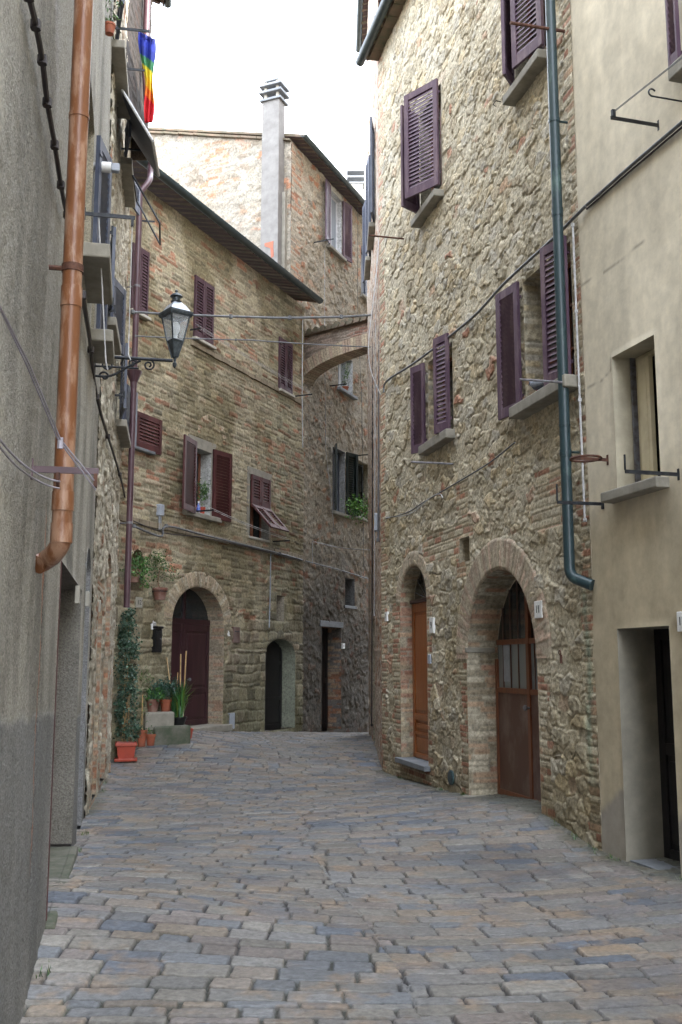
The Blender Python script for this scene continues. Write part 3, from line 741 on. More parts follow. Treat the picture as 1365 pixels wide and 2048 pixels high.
# ================================================================ HOUSE A: rough plaster, left
mort_w = (.40, .37, .30)
OLD_BR = [(.34, .17, .10), (.40, .25, .16), (.30, .15, .09), (.38, .28, .19)]
TAN_BR = [(.37, .30, .20), (.33, .26, .17), (.40, .31, .22), (.34, .22, .15), (.30, .25, .18)]
hA = thing('plaster_house', WLA.P(0, 0), 'rough grey rendered house at the left edge with the orange drainpipe', 'house')
oA_door = op(WLA, 108, 153, 1104, 1700, .25, closed=False); oA_door['z0'] = gzf(*WLA.P((oA_door['s0'] + oA_door['s1']) / 2, 0).xy) + .03
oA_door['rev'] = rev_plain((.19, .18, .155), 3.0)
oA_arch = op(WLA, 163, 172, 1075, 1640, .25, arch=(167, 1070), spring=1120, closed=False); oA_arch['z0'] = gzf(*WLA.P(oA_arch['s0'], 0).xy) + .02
oA_arch['rev'] = rev_plain((.22, .22, .22), 4.0)
oA_w1 = op(WLA, 166, 187, 420, 500, .2); oA_w1['z1'] = oA_w1['z0'] + 1.35; oA_w1['s1'] = oA_w1['s0'] + .85
oA_w2 = dict(oA_w1); oA_w2['z0'] = WLA.hit(178, 645)[1]; oA_w2['z1'] = oA_w2['z0'] + 1.2; oA_w2['s0'] = WLA.hit(180, 660)[0]; oA_w2['s1'] = oA_w2['s0'] + .55
def fnA(S, Z, H, C):
    zb = 1.37 - .05 * (S - 5.3) + .015 * np.sin(S * 2) + (vn(S * 3, S * 0, 2.0) - .5) * .05      # darker cement skirting, with a pale line on top
    low = sstep(.012, -.012, Z - zb)
    C = mixc(C, np.array((.165, .168, .170)) * (.7 + .7 * fbm(S * 3, Z * 2, 6.0))[..., None], low * .7)
    line = np.exp(-((Z - zb - .01) / .012) ** 2) * (vn(S * 7, Z * 0, 8.0) > .3); C = mixc(C, np.broadcast_to(np.array((.42, .42, .40)), C.shape), line * .45)
    # exposed rust-red seam and crack where the old pipe ran
    sc = WLA.hit(82, 1300)[0] + .02 * np.sin(Z * 9) ; seam = np.exp(-((S - sc) / .026) ** 2) * sstep(.55, .75, Z) * sstep(2.5, 2.2, Z)
    C = mixc(C, np.broadcast_to(np.array((.36, .16, .09)), C.shape), seam * .85)
    cr = np.exp(-((S - sc - .06) / .016) ** 2) * sstep(.4, .6, Z) * sstep(2.6, 2.3, Z); H = H - cr * .02; C = mixc(C, np.broadcast_to(np.array((.06, .055, .05)), C.shape), cr * .6)
    # vertical rain streak behind the pipe
    sp = WLA.hit(128, 700)[0]; stv = np.exp(-((S - sp + .22) / .10) ** 2) * (.5 + .5 * fbm(S * 8, Z * 1.2, 5.0)); C = C * (1 - .42 * stv * sstep(2.4, 3.2, Z))[..., None]
    # paler repaired band high up
    b = sstep(4.9, 5.2, Z + (S - 5) * .9) * np.exp(-((S - WLA.hit(95, 200)[0]) / .35) ** 2)
    C = mixc(C, np.broadcast_to(np.array((.38, .38, .40)), C.shape), b * .6)
    return H, C
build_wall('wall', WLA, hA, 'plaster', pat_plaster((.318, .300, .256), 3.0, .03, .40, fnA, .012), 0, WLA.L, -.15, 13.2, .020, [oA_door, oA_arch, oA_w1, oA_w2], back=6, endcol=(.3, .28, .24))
build_wall('wall', WLA, hA, 'plaster', pat_plaster((.270, .258, .222), 3.0, .03, .34, None, .012), -14, -.01, -.15, 13.2, .15, [], back=6, endcol=(.3, .28, .24))  # unseen stretch behind the camera, added with its roof to hold back sky light
roof(WLA, hA, -14, WLA.L + .1, 13.2, .5, 6, 17)  # part over the unseen stretch is added, to hold back sky light
# door leaf: narrow red brown wood
d, M, w, h = panel_door(WLA, oA_door, hA, 'maroon', .22, 1, ((.06, .40), (.45, .93)), label='dull red wooden door in the deep plaster doorway')
b = MB(); b.box(WLA.M(oA_door['s0'], oA_door['z0'] - .05, 0), 0, oA_door['s1'] - oA_door['s0'], -.06, .3, -.06, .03); b.build('doorstep', 'mossy', hA, bevel=.015)
b = MB(); b.box(WLA.M(oA_door['s0'], oA_door['z0'], 0), -.005, .035, -.012, .10, 0, oA_door['z1'] - oA_door['z0']); b.build('door_frame', 'maroon', d, bevel=.004)
panel_door(WLA, oA_arch, hA, 'bluegrey', .2, 1)
for o_, lb in ((oA_w1, None), (oA_w2, None)):
    f = window_unit(WLA, o_, hA, 'brownwood'); sill(WLA, o_, f, 'stone', .07, .20, .11)
    hh = o_['z1'] - o_['z0']; ww = (o_['s1'] - o_['s0'])
    shutter(hinged(WLA, o_['s1'] + .01, o_['z0'] + .02, .06, 168, False), ww * .5, hh - .04, 'bluegrey', f)

# ================================================================ HOUSE B': pale stone, left
PALE = [(.46, .42, .33), (.40, .36, .28), (.50, .46, .37), (.36, .32, .25)]
hL = thing('stone_house', WLB.P(0, 0), 'pale rubble stone house beyond the grey plaster one, with three low arched doorways', 'house')
def lop(xl, xr, yt, yb, spring=None, depth=.3):
    o = op(WLB, xl, xr, yt, yb, depth, arch=((xl + xr) / 2, yt) if spring else None, spring=spring, closed=not spring)
    if spring: o['z0'] = gzf(*WLB.P((o['s0'] + o['s1']) / 2, 0).xy) + .05
    return o
oL1 = lop(190, 198, 1188, 1560, 1215, .25); oL2 = lop(207, 216, 1094, 1540, 1130, .35); oL3 = lop(226, 236, 1115, 1540, 1160, .35)
for o_ in (oL1, oL2, oL3): o_['rev'] = rev_brick(3.0 + o_['s0'], OLD_BR + TAN_BR, (.36, .32, .25))
oLw = []
for (xl, xr, yt, yb) in ((206, 219, 470, 650), (222, 240, 20, 95), (232, 243, 700, 850), (241, 252, 240, 330)):
    a = op(WLB, xl, xr, yt, yb, .2)
    if a['s1'] - a['s0'] < .4: a['s1'] = a['s0'] + .6
    oLw.append(a)
zl = [(oL1['s0'] - .25, oL1['s1'] + .2, -.5, 2.6), (oL2['s0'] - .22, oL2['s1'] + .25, -.5, 2.4), (oL3['s0'] - .2, 5, -.5, 1.9)]
build_wall('wall', WLB, hL, 'rubble', pat_rubble(.15, PALE, OLD_BR, (.45, .42, .34), zl, 7.0, .03, 1.4, smear=.8), -.0, WLB.L, -.15, 12.6, .022,
           [oL1, oL2, oL3] + oLw, back=5, endcol=(.40, .36, .28))
roof(WLB, hL, 0, WLB.L + .15, 12.6, .45, 5, 17)
panel_door(WLB, oL1, hL, 'brownwood', .22, 1); panel_door(WLB, oL2, hL, 'brownwood', .3, 1); panel_door(WLB, oL3, hL, 'oak', .3, 1)
for j, o_ in enumerate(oLw):
    f = window_unit(WLB, o_, hL, 'brownwood', bar=1); sill(WLB, o_, f, 'stone', .08, .17, .10)
    ww = (o_['s1'] - o_['s0']) / 2; hh = o_['z1'] - o_['z0'] - .03
    shutter(hinged(WLB, o_['s0'] - .01, o_['z0'] + .02, .06, 170 if j != 0 else 150, True) if False else hinged(WLB, o_['s1'] + .01, o_['z0'] + .02, .06, 165, False), ww, hh, 'bluegrey', f)
    shutter(hinged(WLB, o_['s0'] - .01, o_['z0'] + .02, .06, 172, True), ww, hh, 'bluegrey', f)

# tall dark return of the pale house rising over the brick house's eave
WK = Wall(WLB.pt(248, 160).xy, at(298, 200, 15.0).xy)
build_wall('corner_wall', WK, hL, 'brick', pat_brick(.08, .25, [(.034, .026, .022), (.026, .021, .018)], [(.04, .024, .018)], (.034, .029, .024), 51.0), 0, WK.L, 9.55, 14.5, .03, [], back=3, endcol=(.13, .10, .08))  # near black palette: the shade on this return is put into the brick colour
# ================================================================ BRICK HOUSE across the bend
BPAL = [(.32, .275, .18), (.27, .235, .155), (.36, .31, .21), (.235, .205, .14), (.30, .26, .18), (.33, .27, .19)]
BRED = [(.33, .175, .11), (.31, .19, .125), (.28, .16, .10)]
hB = thing('brick_house', WB.P(0, 0), 'low brown brick house facing the bend with the arched plum door and long dark eave', 'house')
oB_door = op(WB, 342, 447, 1175, 1460, .32, arch=(392, 1172), spring=1243, closed=False, rev=rev_brick(4.0, TAN_BR, (.33, .29, .22)))
oB_mid = op(WB, 530, 590, 1277, 1463, .32, arch=(560, 1277), spring=1308, closed=False, rev=rev_plain((.20, .21, .16), 3.0, .01))
oB_niche = op(WB, 553, 568, 1190, 1242, .22, rev=rev_plain((.25, .22, .17), 5.0, .01))
oB_w = op(WB, 384, 421, 893, 1024, .26, rev=rev_plain((.36, .36, .34)))
oB_t = op(WB, 499, 537, 948, 1072, .2, rev=rev_plain((.32, .32, .29)))
oB_u1 = op(WB, 388, 424, 553, 675, .15); oB_u2 = op(WB, 557, 582, 676, 778, .15); oB_u0 = op(WB, 262, 293, 488, 620, .15)
oB_s = op(WB, 266, 300, 830, 893, .15)
oB_nl = op(WB, 262, 287, 1100, 1180, .25, arch=(272, 1098), spring=1125, rev=rev_plain((.22, .17, .11)))
def stB(S, Z, C):
    n = fbm(S * 1.2, Z * .7, 31.0)
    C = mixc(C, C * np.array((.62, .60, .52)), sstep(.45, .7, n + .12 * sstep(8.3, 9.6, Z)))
    lowband = sstep(2.6, .4, Z + (fbm(S * 2, Z * 2, 33.0) - .5) * 1.6); C = mixc(C, C * np.array((.52, .55, .47)), lowband * .8)  # brick colour darker towards the bottom, with a ragged edge
    # vertical grey band near the far end
    s_ = WB.hit(548, 900)[0]; C = mixc(C, C * np.array((.78, .85, .8)), np.exp(-((S - s_ - .3) / .5) ** 2) * .5)
    return C
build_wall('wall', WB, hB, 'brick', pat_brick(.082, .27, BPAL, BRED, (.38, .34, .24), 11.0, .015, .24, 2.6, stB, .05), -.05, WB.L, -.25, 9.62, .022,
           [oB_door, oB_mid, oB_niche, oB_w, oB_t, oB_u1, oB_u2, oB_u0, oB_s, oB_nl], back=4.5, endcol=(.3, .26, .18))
roof(WB, hB, -.1, WB.L + .06, 9.72, .30, 4.6, 14, guts=(-.2, WB.L + .14), rafters=False, gr=.085)
voussoirs(WB, oB_door, .27, .018, 1.0, TAN_BR[:3] + [(.40, .35, .26)], (.30, .27, .2), hB)
voussoirs(WB, oB_mid, .25, .014, 2.0, [(.22, .20, .14), (.19, .175, .12)], (.2, .18, .14), hB)
# arched relieving courses over the windows
for (xx, yy, r_, hgt) in ((425, 845, .42, .34), (497, 905, .40, .3), (566, 935, .42, .6)):
    s_, z_ = WB.hit(xx, yy); voussoirs(WB, dict(s0=s_ - r_, s1=s_ + r_, zs=z_ - hgt, z1=z_), .14, .010, s_, TAN_BR[:3] + BRED[:1], (.3, .27, .2), hB, 'relieving_arch')
# string courses
for (xa, ya, xb, yb, th, pr) in ((300, 1046, 600, 1117, .10, .05), (380, 692, 600, 800, .09, .045)):
    s_, z_ = WB.hit(xa, ya); s2, z2 = WB.hit(xb, yb); zz = (z_ + z2) / 2; b = MB(); M = WB.M(0 if xa < 310 else s_, zz, 0)
    Lr = WB.L - .02 - (0 if xa < 310 else s_); x = 0
    while x < Lr:
        w_ = rnd.uniform(.2, .32); w_ = min(w_, Lr - x)
        b.box(M, x + .003, x + w_ - .003, -pr - rnd.uniform(0, .012), .03, -th / 2 + rnd.uniform(-.006, .006), th / 2 + rnd.uniform(-.006, .006)); x += w_ + .001
    b.build('string_course', paint('string course brick', (.25, .205, .14), .9, c2=(.15, .12, .08), scale=5, bump=.6), hB, bevel=.008)
# door 10
dB, M, w, h = panel_door(WB, oB_door, hB, 'doordark', .30, 2, ((.05, .32), (.36, .93)), ztop=oB_door['zs'] - .0, label='tall dark plum double door under the brick arch')
b = MB(); b.box(M, 0, w, -.01, .06, h, h + .09)
b.box(M, w / 2 - .025, w / 2 + .025, -.005, .05, h + .09, h + (oB_door['z1'] - oB_door['zs'])); b.build('fanlight', 'doordark', dB)
b = MB(); hw = w / 2; pts = [(hw + (hw - .01) * math.cos(a), h + .06 + (oB_door['z1'] - oB_door['zs'] - .06) * math.sin(a)) for a in np.linspace(0, math.pi, 20)]
b.prism(M, pts, .03, .04); b.build('pane', 'pane', dB)
b = MB(); b.lathe(M @ Matrix.Translation((w * .56, -.03, h * .45)) @ Matrix.Rotation(R(90), 4, 'X'), [(.012, 0), (.012, .03), (.028, .035), (.028, .055), (.01, .06)], 12); b.build('handle', 'irongrey', dB)
b = MB(); b.box(WB.M(oB_door['s0'], oB_door['z0'], 0), -.05, w + .12, -.16, .34, -.12, .0); b.build('doorstep', 'stone', hB, bevel=.015)
dM, M, w, h = panel_door(WB, oB_mid, hB, 'blackdoor', .30, 1, ((.04, .96),), ztop=oB_mid['z1'] + .02, label='dark plank door in the small arched opening')
b = MB(); b.box(M, .05, w - .05, -.012, .02, h * .3, h * .34); b.box(M, .05, w - .05, -.012, .02, h * .7, h * .74); b.build('ledge', 'blackdoor', dM)
nb = MB(); M = WB.M(oB_niche['s0'], oB_niche['z0'], -.2); nb.box(M, 0, oB_niche['s1'] - oB_niche['s0'], 0, .03, 0, oB_niche['z1'] - oB_niche['z0']); nb.build('hatch', 'maroon', hB)
nb = MB(); M = WB.M(oB_nl['s0'], oB_nl['z0'], -.24); nb.box(M, 0, oB_nl['s1'] - oB_nl['s0'], 0, .03, 0, oB_nl['z1'] - oB_nl['z0'] + .02); nb.build('niche_back', 'doordark', hB)
# windows of the brick house
f = window_unit(WB, oB_w, hB, 'brownwood', 'pane', label='open middle window with the two small plants on its sill')
hh = oB_w['z1'] - oB_w['z0']; ww = (oB_w['s1'] - oB_w['s0'])
fr = MB(); M = WB.M(oB_w['s0'], oB_w['z0'], 0); fr.box(M, -.16, ww + .16, -.022, .01, hh, hh + .2); fr.box(M, -.16, -.002, -.02, .01, 0, hh); fr.box(M, ww + .002, ww + .16, -.02, .01, 0, hh); fr.build('surround', 'stone', f, bevel=.006)
sill(WB, oB_w, f, 'stone', .3, .10, .09)
sw = WB.hit(384, 960)[0] - WB.hit(354, 950)[0]
shutter(hinged(WB, oB_w['s0'] - .01, oB_w['z0'] - .02, .05, 165, True) @ Matrix.Identity(4) if False else hinged(WB, oB_w['s0'] - .01, oB_w['z0'] - .04, .07, 168, True), .62, hh + .12, 'maroon', f)
shutter(hinged(WB, oB_w['s1'] + .01, oB_w['z0'] - .04, .07, 172, False), .55, hh + .12, 'maroon', f)
f = window_unit(WB, oB_t, hB, 'brownwood', 'pane', label='window whose lower louvred flaps are propped outwards')
hh = oB_t['z1'] - oB_t['z0']; ww = (oB_t['s1'] - oB_t['s0']); M = WB.M(oB_t['s0'], oB_t['z0'], 0)
fr = MB(); fr.box(M, -.12, ww + .12, -.02, .01, hh, hh + .15); fr.box(M, -.12, -.002, -.018, .01, 0, hh); fr.box(M, ww + .002, ww + .1, -.018, .01, 0, hh); fr.build('surround', 'stone', f, bevel=.006)
sill(WB, oB_t, f, 'palestone', .04, .04, .05)
for k in (0, 1):
    a = k * ww / 2 + .01
    shutter(M @ Matrix.Translation((a, -.06, hh * .52)), ww / 2 - .012, hh * .48, 'maroon', f)
    shutter(M @ Matrix.Translation((a, -.06, hh * .52)) @ Matrix.Rotation(R(-42), 4, 'X') @ Matrix.Translation((0, 0, -hh * .52)), ww / 2 - .012, hh * .52, 'maroon', f)
for o_, lb, sm in ((oB_u1, 'closed plum shutters above the open window of the brick house', 'palestone'), (oB_u2, 'closed plum shutters nearest the far corner of the brick house', 'palestone'),
                   (oB_u0, 'closed plum shutters beside the purple drainpipe', 'palestone'), (oB_s, 'small closed shutter beside the purple drainpipe', 'slab')):
    f = window_unit(WB, o_, hB, 'brownwood', label=lb); ww = o_['s1'] - o_['s0']; hh = o_['z1'] - o_['z0']; M = WB.M(o_['s0'], o_['z0'], .045)
    if o_ is oB_s: shutter(M @ Matrix.Translation((-.02, -.05, -.02)), ww + .25, hh + .08, 'maroon', f)
    else:
        shutter(M @ Matrix.Translation((-.02, 0, 0)), ww / 2 + .015, hh + .03, 'plum', f); shutter(M @ Matrix.Translation((ww / 2, 0, 0)), ww / 2 + .02, hh + .03, 'plum', f)
    sill(WB, o_, f, sm, .05, .10, .055)

# ================================================================ TALL STONE HOUSE behind
CPAL = [(.33, .285, .215), (.28, .24, .18), (.37, .32, .24), (.25, .215, .165), (.33, .265, .19)]
hC = thing('tall_stone_house', WC.P(0, 0), 'tall stone house behind the brick one, with a sunlit gable and chimney stack', 'house')
oC_door = op(WC, 643, 682, 1253, 1463, .36, closed=False, rev=rev_brick(6.0, OLD_BR + [(.2, .18, .16), (.17, .16, .15)], (.22, .2, .18)))
oC_top = op(WC, 656, 683, 374, 492, .16, rev=rev_plain((.5, .5, .5))); oC_t2 = op(WC, 722, 741, 490, 590, .2, rev=rev_plain((.45, .46, .5)))
oC_m = op(WC, 676, 705, 702, 775, .2, rev=rev_plain((.5, .5, .5))); oC_4 = op(WC, 665, 690, 893, 1022, .2, rev=rev_plain((.3, .3, .3)))
oC_5 = op(WC, 706, 738, 915, 1030, .2); oC_6 = op(WC, 690, 709, 1155, 1210, .3, rev=rev_plain((.2, .2, .2)))
def shadeC(S, Z, C):
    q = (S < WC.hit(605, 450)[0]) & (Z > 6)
    low = sstep(5.6, 2.0, Z + (fbm(S, Z, 3.0) - .5) * 2); return mixc(C, C * np.array((.30, .30, .31)), low * .95)  # wall darkened towards the ground to put the alley's shade into its colour
build_wall('wall', WC, hC, 'rubble', pat_rubble(.13, CPAL, OLD_BR, (.37, .33, .26), [(-1, WC.hit(603, 450)[0], 5.5, 15)], 17.0, .026, 1.7, brickfrac=.14, smear=.4, stain_or_shade=shadeC),
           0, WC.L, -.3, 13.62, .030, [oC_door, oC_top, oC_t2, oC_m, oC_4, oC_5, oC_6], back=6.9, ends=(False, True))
roof(WC, hC, -.02, WC.L, 13.68, .26, 7, 15, guts=(-.05, WC.L), rafters=False)
# gable
g0 = WG.L - 7 + 0; gtop = lambda s: 13.62 + (WG.L - s) * .27
def stG(S, Z, C): return C
build_wall('gable_wall', WG, hC, 'rubble', pat_rubble(.14, [(.27, .24, .19), (.245, .21, .16), (.30, .27, .215), (.22, .18, .135)], OLD_BR[:1] + [(.26, .18, .12)], (.27, .245, .20), [(4.7, 5.3, 12.6, 15)], 19.0, .02, 1.5, brickfrac=.08, smear=.8),
           0, WG.L, -.3, 15.6, .035, [], back=6.0, zfun=gtop, ends=(False, False))
cp = MB(); M = WG.M(0, 0, 0)
for k in range(16):
    x0 = WG.L * k / 16; x1 = WG.L * (k + 1) / 16 - .01; z0_ = gtop(x0) + rnd.uniform(-.01, .02)
    cp._add([M @ Vector(v) for v in [(x0, -.09, z0_), (x1, -.09, gtop(x1)), (x1, .3, gtop(x1)), (x0, .3, z0_), (x0, -.09, z0_ + .05), (x1, -.09, gtop(x1) + .05), (x1, .3, gtop(x1) + .05), (x0, .3, z0_ + .05)]],
            [(0, 3, 2, 1), (4, 5, 6, 7), (0, 1, 5, 4), (1, 2, 6, 5), (2, 3, 7, 6), (3, 0, 4, 7)])
cp.build('coping', 'rooftile', hC)
# chimney stack up the gable
sl, zt = WG.hit(525, 205, .3); sr, _ = WG.hit(559, 205, .3); M = WG.M(sl, 0, .3); w = sr - sl
b = MB(); b.box(M, 0, w, 0, .30, 5.0, zt); ch = b.build('chimney', 'chimney', hC, bevel=.01)
b = MB()
for k, (zz, dx) in enumerate(((.0, .05), (.19, .07), (.36, .07))): b.box(M, -dx, w + dx, -dx, .34 + dx, zt + zz, zt + zz + .06)
b.box(M, .03, w - .03, .0, .34, zt + .5, zt + .56)
b.build('chimney_cap', 'slab', ch, bevel=.01)
b = MB()
for xx in (.04, w - .1):
    for yy in (.02, .26): b.box(M, xx, xx + .06, yy, yy + .06, zt + .06, zt + .5)
b.build('chimney_post', 'palestone', ch)
b = MB(); p0 = WG.hit(540, 485, .3); M2 = WG.M(p0[0], p0[1], .302)
b.prism(M2, [(-.13, 0), (.1, .02), (.09, -.1), (.11, -.35), (.04, -.38), (.02, -.14), (-.13, -.07)], -.004, .01); b.build('bare_brick_patch', 'terracotta', ch)
b = MB(); Mq = WG.M(sr + .004, 0, .12); b.box(Mq, 0, WG.L - sr - .1, 0, .2, 5.0, WG.hit(575, 375, .1)[1] - .1); b.build('grey_pilaster', 'stone', hC)
# windows
def casement(W, o, house, frame, pane, sh=None, shl=None, shr=None, sl=True, label=None, smat='stone', depth=None):
    f = window_unit(W, o, house, frame, pane, label=label, depth=depth); hh = o['z1'] - o['z0']; ww = o['s1'] - o['s0']
    if shl: shutter(hinged(W, o['s0'] - .01, o['z0'] + .01, .06, shl[1], True), shl[0], hh, sh, f)
    if shr: shutter(hinged(W, o['s1'] + .01, o['z0'] + .01, .06, shr[1], False), shr[0], hh, sh, f)
    if sl: sill(W, o, f, smat, .10, .12, .08)
    return f
f = casement(WC, oC_top, hC, 'whiteframe', 'panelight', 'violet', (.40, 172), (.40, 168), label='top floor window of the tall house between two faded violet shutters')
M = WC.M(oC_top['s0'], oC_top['z0'], 0); hh = oC_top['z1'] - oC_top['z0']; ww = oC_top['s1'] - oC_top['s0']
b = MB(); b.box(M, -.1, ww + .1, -.02, .01, hh, hh + .12); b.build('lintel', 'palestone', f)
casement(WC, oC_t2, hC, 'bluegrey', 'panelight', label='far top floor window with a pale curtain')
casement(WC, oC_m, hC, 'whiteframe', 'panelight', label='white framed window with a plant above the alley', smat='slab')
casement(WC, oC_4, hC, 'bluegrey', 'panelight', 'darkgreen', (.28, 150), (.42, 160), label='alley window with dark shutters left of the bracket')
casement(WC, oC_5, hC, 'darkgreen', 'pane', 'darkgreen', (.3, 150), None, label='dark alley window beside the green plant')
b = MB(); M = WC.M(oC_6['s0'], oC_6['z0'], -.25); b.box(M, 0, oC_6['s1'] - oC_6['s0'], 0, .03, 0, oC_6['z1'] - oC_6['z0']); o6 = b.build('hatch', 'pane', hC); sill(WC, oC_6, hC, 'slab', .08, .04, .08)
panel_door(WC, oC_door, hC, 'blackdoor', .34, 1, ((.05, .45), (.5, .95)), label='black door in the brick lined doorway')
b = MB(); M = WC.M(oC_door['s0'], oC_door['z1'], 0); b.box(M, -.12, oC_door['s1'] - oC_door['s0'] + .1, -.03, .2, 0, .14); b.build('lintel', 'slab', hC, bevel=.01)
# ================================================================ RUBBLE HOUSE, right
RPAL = [(.48, .42, .30), (.42, .365, .26), (.53, .47, .35), (.38, .32, .22), (.52, .43, .28), (.45, .41, .33)]
RBR = [(.42, .25, .17), (.46, .32, .21), (.38, .20, .13), (.44, .36, .24)]
RM = (.55, .495, .375)
hR = thing('rubble_stone_house', WR1.P(WR1.L, 0), 'rough golden rubble stone house on the right with the large arched brown door', 'house')
oR11 = op(WR1, 938, 1080, 1290, 1590, .36, arch=(1003, 1136), spring=1318, closed=False, rev=rev_brick(8.0, RBR[:2] + RPAL[1:3] + [(.30, .25, .17)], (.36, .32, .24)))
oR11['z0'] = WR1.hit(938, 1592)[1]
oR9 = op(WR1, 803, 857, 1215, 1514, .19, arch=(829, 1130), spring=1205, closed=False, rev=rev_brick(9.0, RBR + RPAL[:1], (.38, .34, .26)))
oRn = op(WR1, 921, 941, 1078, 1126, .25, rev=rev_plain((.30, .26, .19), 2.0, .01))
oRw = op(WR1, 859, 908, 725, 893, .24, rev=rev_brick(12.0, RPAL + RBR[1:2], (.42, .38, .29), .012))
oRb = op(WR1, 1052, 1150, 562, 815, .26, rev=rev_brick(13.0, RPAL + RBR[1:2], (.42, .38, .29), .012))
oRu = op(WR1, 842, 885, 195, 392, .2); oRu['z1'] = WR1.hit(884, 163)[1]; oRu['z0'] = WR1.hit(888, 366)[1]
oRv = op(WR1, 1030, 1095, -70, 150, .2); oRv['z0'] = WR1.hit(1092, 95)[1]; oRv['z1'] = oRv['z0'] + 1.5
zR = [(oR9['s0'] - .36, oR9['s1'] + .16, -.2, oR9['zs'] + .1), (oR11['s0'] - .22, oR11['s0'] + .2, -.2, 1.8), (oR11['s1'] - .2, oR11['s1'] + .24, -.2, 1.5),
      (-.2, .28, -.5, 12.5), (oRw['s1'] + .02, oRw['s1'] + .5, 2.6, 3.8), (WR1.L - .16, WR1.L + .1, -.5, 12.5), (oRw['s0'] - .25, oRw['s1'] + .2, 2.9, 3.3), (WR1.hit(1070, 1000)[0], WR1.hit(1130, 950)[0], 2.9, 3.5)]
def stR(S, Z, C):
    # dark damp foot and lichen-dark weathering of its own outline, green rust stain below the pipe end
    foot = sstep(1.3, .0, Z + (fbm(S * 2.5, Z * 2.5, 41.0) - .5) * 1.3); C = mixc(C, C * np.array((.50, .46, .38)), foot * .65)
    n = fbm(S * .9, Z * .5, 43.0); C = mixc(C, C * np.array((.72, .70, .62)), sstep(.5, .7, n) * .6 * sstep(7, 3.5, Z))
    s_, z_ = WR1.hit(1170, 1175); g = np.exp(-((S - s_ - .02 - .03 * np.sin(Z * 5)) / .05) ** 2) * sstep(z_ + .05, z_ - .1, Z) * sstep(.3, 1.0, Z)
    C = mixc(C, np.broadcast_to(np.array((.20, .27, .20)), C.shape), g * .6)
    return C
build_wall('wall', WR1, hR, 'rubble', pat_rubble(.145, RPAL, RBR, RM, zR, 23.0, .022, 1.6, brickfrac=.05, smear=.55, stain_or_shade=stR), 0, WR1.L, -.3, 11.75, .0125,
           [oR11, oR9, oRn, oRw, oRb, oRu, oRv], back=7, ends=(True, True), endcol=(.4, .35, .27))
rf = roof(WR1, hR, -.06, WR1.L + .0, 11.62, .20, 7, 19, guts=(-.12, WR1.L), gr=.08, rafters=False)
e = MB(); M = WR1.M(0, 11.62, 0)   # brick boards of the eave
for k in range(int(WR1.L / .3)): e.box(M, k * .3 + .005, k * .3 + .295, -.18, .0, -.03 + rnd.uniform(0, .004), .05)
e.build('eave_tiles', 'rooftile', rf)
voussoirs(WR1, oR11, .34, .022, 3.0, [(.40, .34, .25), (.37, .31, .22), (.43, .35, .26), (.42, .31, .23)], (.36, .31, .23), hR, t=.058)
voussoirs(WR1, oR9, .20, .016, 4.0, [(.40, .34, .25), (.42, .33, .24)], (.37, .33, .25), hR)
# impost and worn stone skirt
b = MB(); M = WR1.M(oR11['s0'], WR1.hit(940, 1300)[1], 0); b.box(M, -.02, .03, -.03, .34, -.03, .03); b.build('impost', 'stone', hR, bevel=.01)
# door 9
d9, M, w, h = panel_door(WR1, oR9, hR, 'oak', .17, 1, ((.03, .15), (.165, .24), (.28, .94)), ztop=oR9['zs'] - .02, label='narrow varnished orange wooden door above a slate step')
b = MB(); b.box(M, -.0, w, -.035, .05, h, h + .05); b.build('transom', 'doordark', d9, bevel=.006)
b = MB(); hw = w / 2; hz = oR9['z1'] - oR9['zs'] + .0
pts = [(hw + hw * math.cos(a), h + .04 + hz * math.sin(a)) for a in np.linspace(0, math.pi, 18)]; b.prism(M, pts, .04, .05); b.build('pane', 'pane', d9)
b = MB()
for a in np.linspace(.25, math.pi - .25, 7): b.tube([M @ Vector((hw, .03, h + .05)), M @ Vector((hw + hw * .95 * math.cos(a), .03, h + .05 + hz * .95 * math.sin(a)))], .006, 5)
b.build('fanlight_bars', 'irongrey', d9)
b = MB(); b.box(M, w * .66, w * .70, -.03, .0, h * .5, h * .54); b.build('handle', 'iron', d9)
b = MB(); b.box(WR1.M(oR9['s0'], oR9['z0'], 0), -.06, w + .06, -.09, .2, -.07, 0); b.build('doorstep', 'slab', hR, bevel=.008)
b = MB(); s_, z_ = WR1.hit(862, 1318); b.box(WR1.M(s_, z_, 0), -.05, .05, -.03, .02, -.06, .06); b.build('doorbell', 'greyplastic', hR, bevel=.006)
# door 11: panel below, barred glass above
D = .34; s0 = oR11['s0']; w = oR11['s1'] - s0; z0 = oR11['z0'] + .02; M = WR1.M(s0, z0, -D); h = oR11['z1'] - z0; hs = oR11['zs'] - z0
sc1 = WR1.hit(1058, 1400, -D)[0] - s0; zr1 = WR1.hit(1000, 1380, -D)[1] - z0; zr2 = WR1.hit(995, 1285, -D)[1] - z0
b = MB()
b.box(M, 0, .055, 0, .05, 0, hs); b.box(M, w - .055, w, 0, .05, 0, hs); b.box(M, sc1 - .035, sc1 + .035, -.004, .052, 0, h - .12)
b.box(M, .055, w - .055, .002, .05, zr1 - .03, zr1 + .03); b.box(M, .055, w - .055, .002, .05, zr2 - .03, zr2 + .03)
b.box(M, .055, w - .055, .004, .05, 0, .07)
d11 = b.build('door', 'brownwood', hR, bevel=.004); d11['label'] = 'large brown garage door with ribbed glass under the wide brick arch'
b = MB(); b.box(M, .05, sc1 - .035, .012, .03, .07, zr1 - .03); b.box(M, sc1 + .035, w - .05, .012, .03, .07, zr1 - .03); b.build('panel', 'brownpanel', d11)
b = MB(); hw = w / 2; pts = [(.04, zr1)] + [(hw - (hw - .01) * math.cos(a), hs + (h - hs - .01) * math.sin(a)) for a in np.linspace(0, math.pi, 24)] + [(w - .04, zr1)]
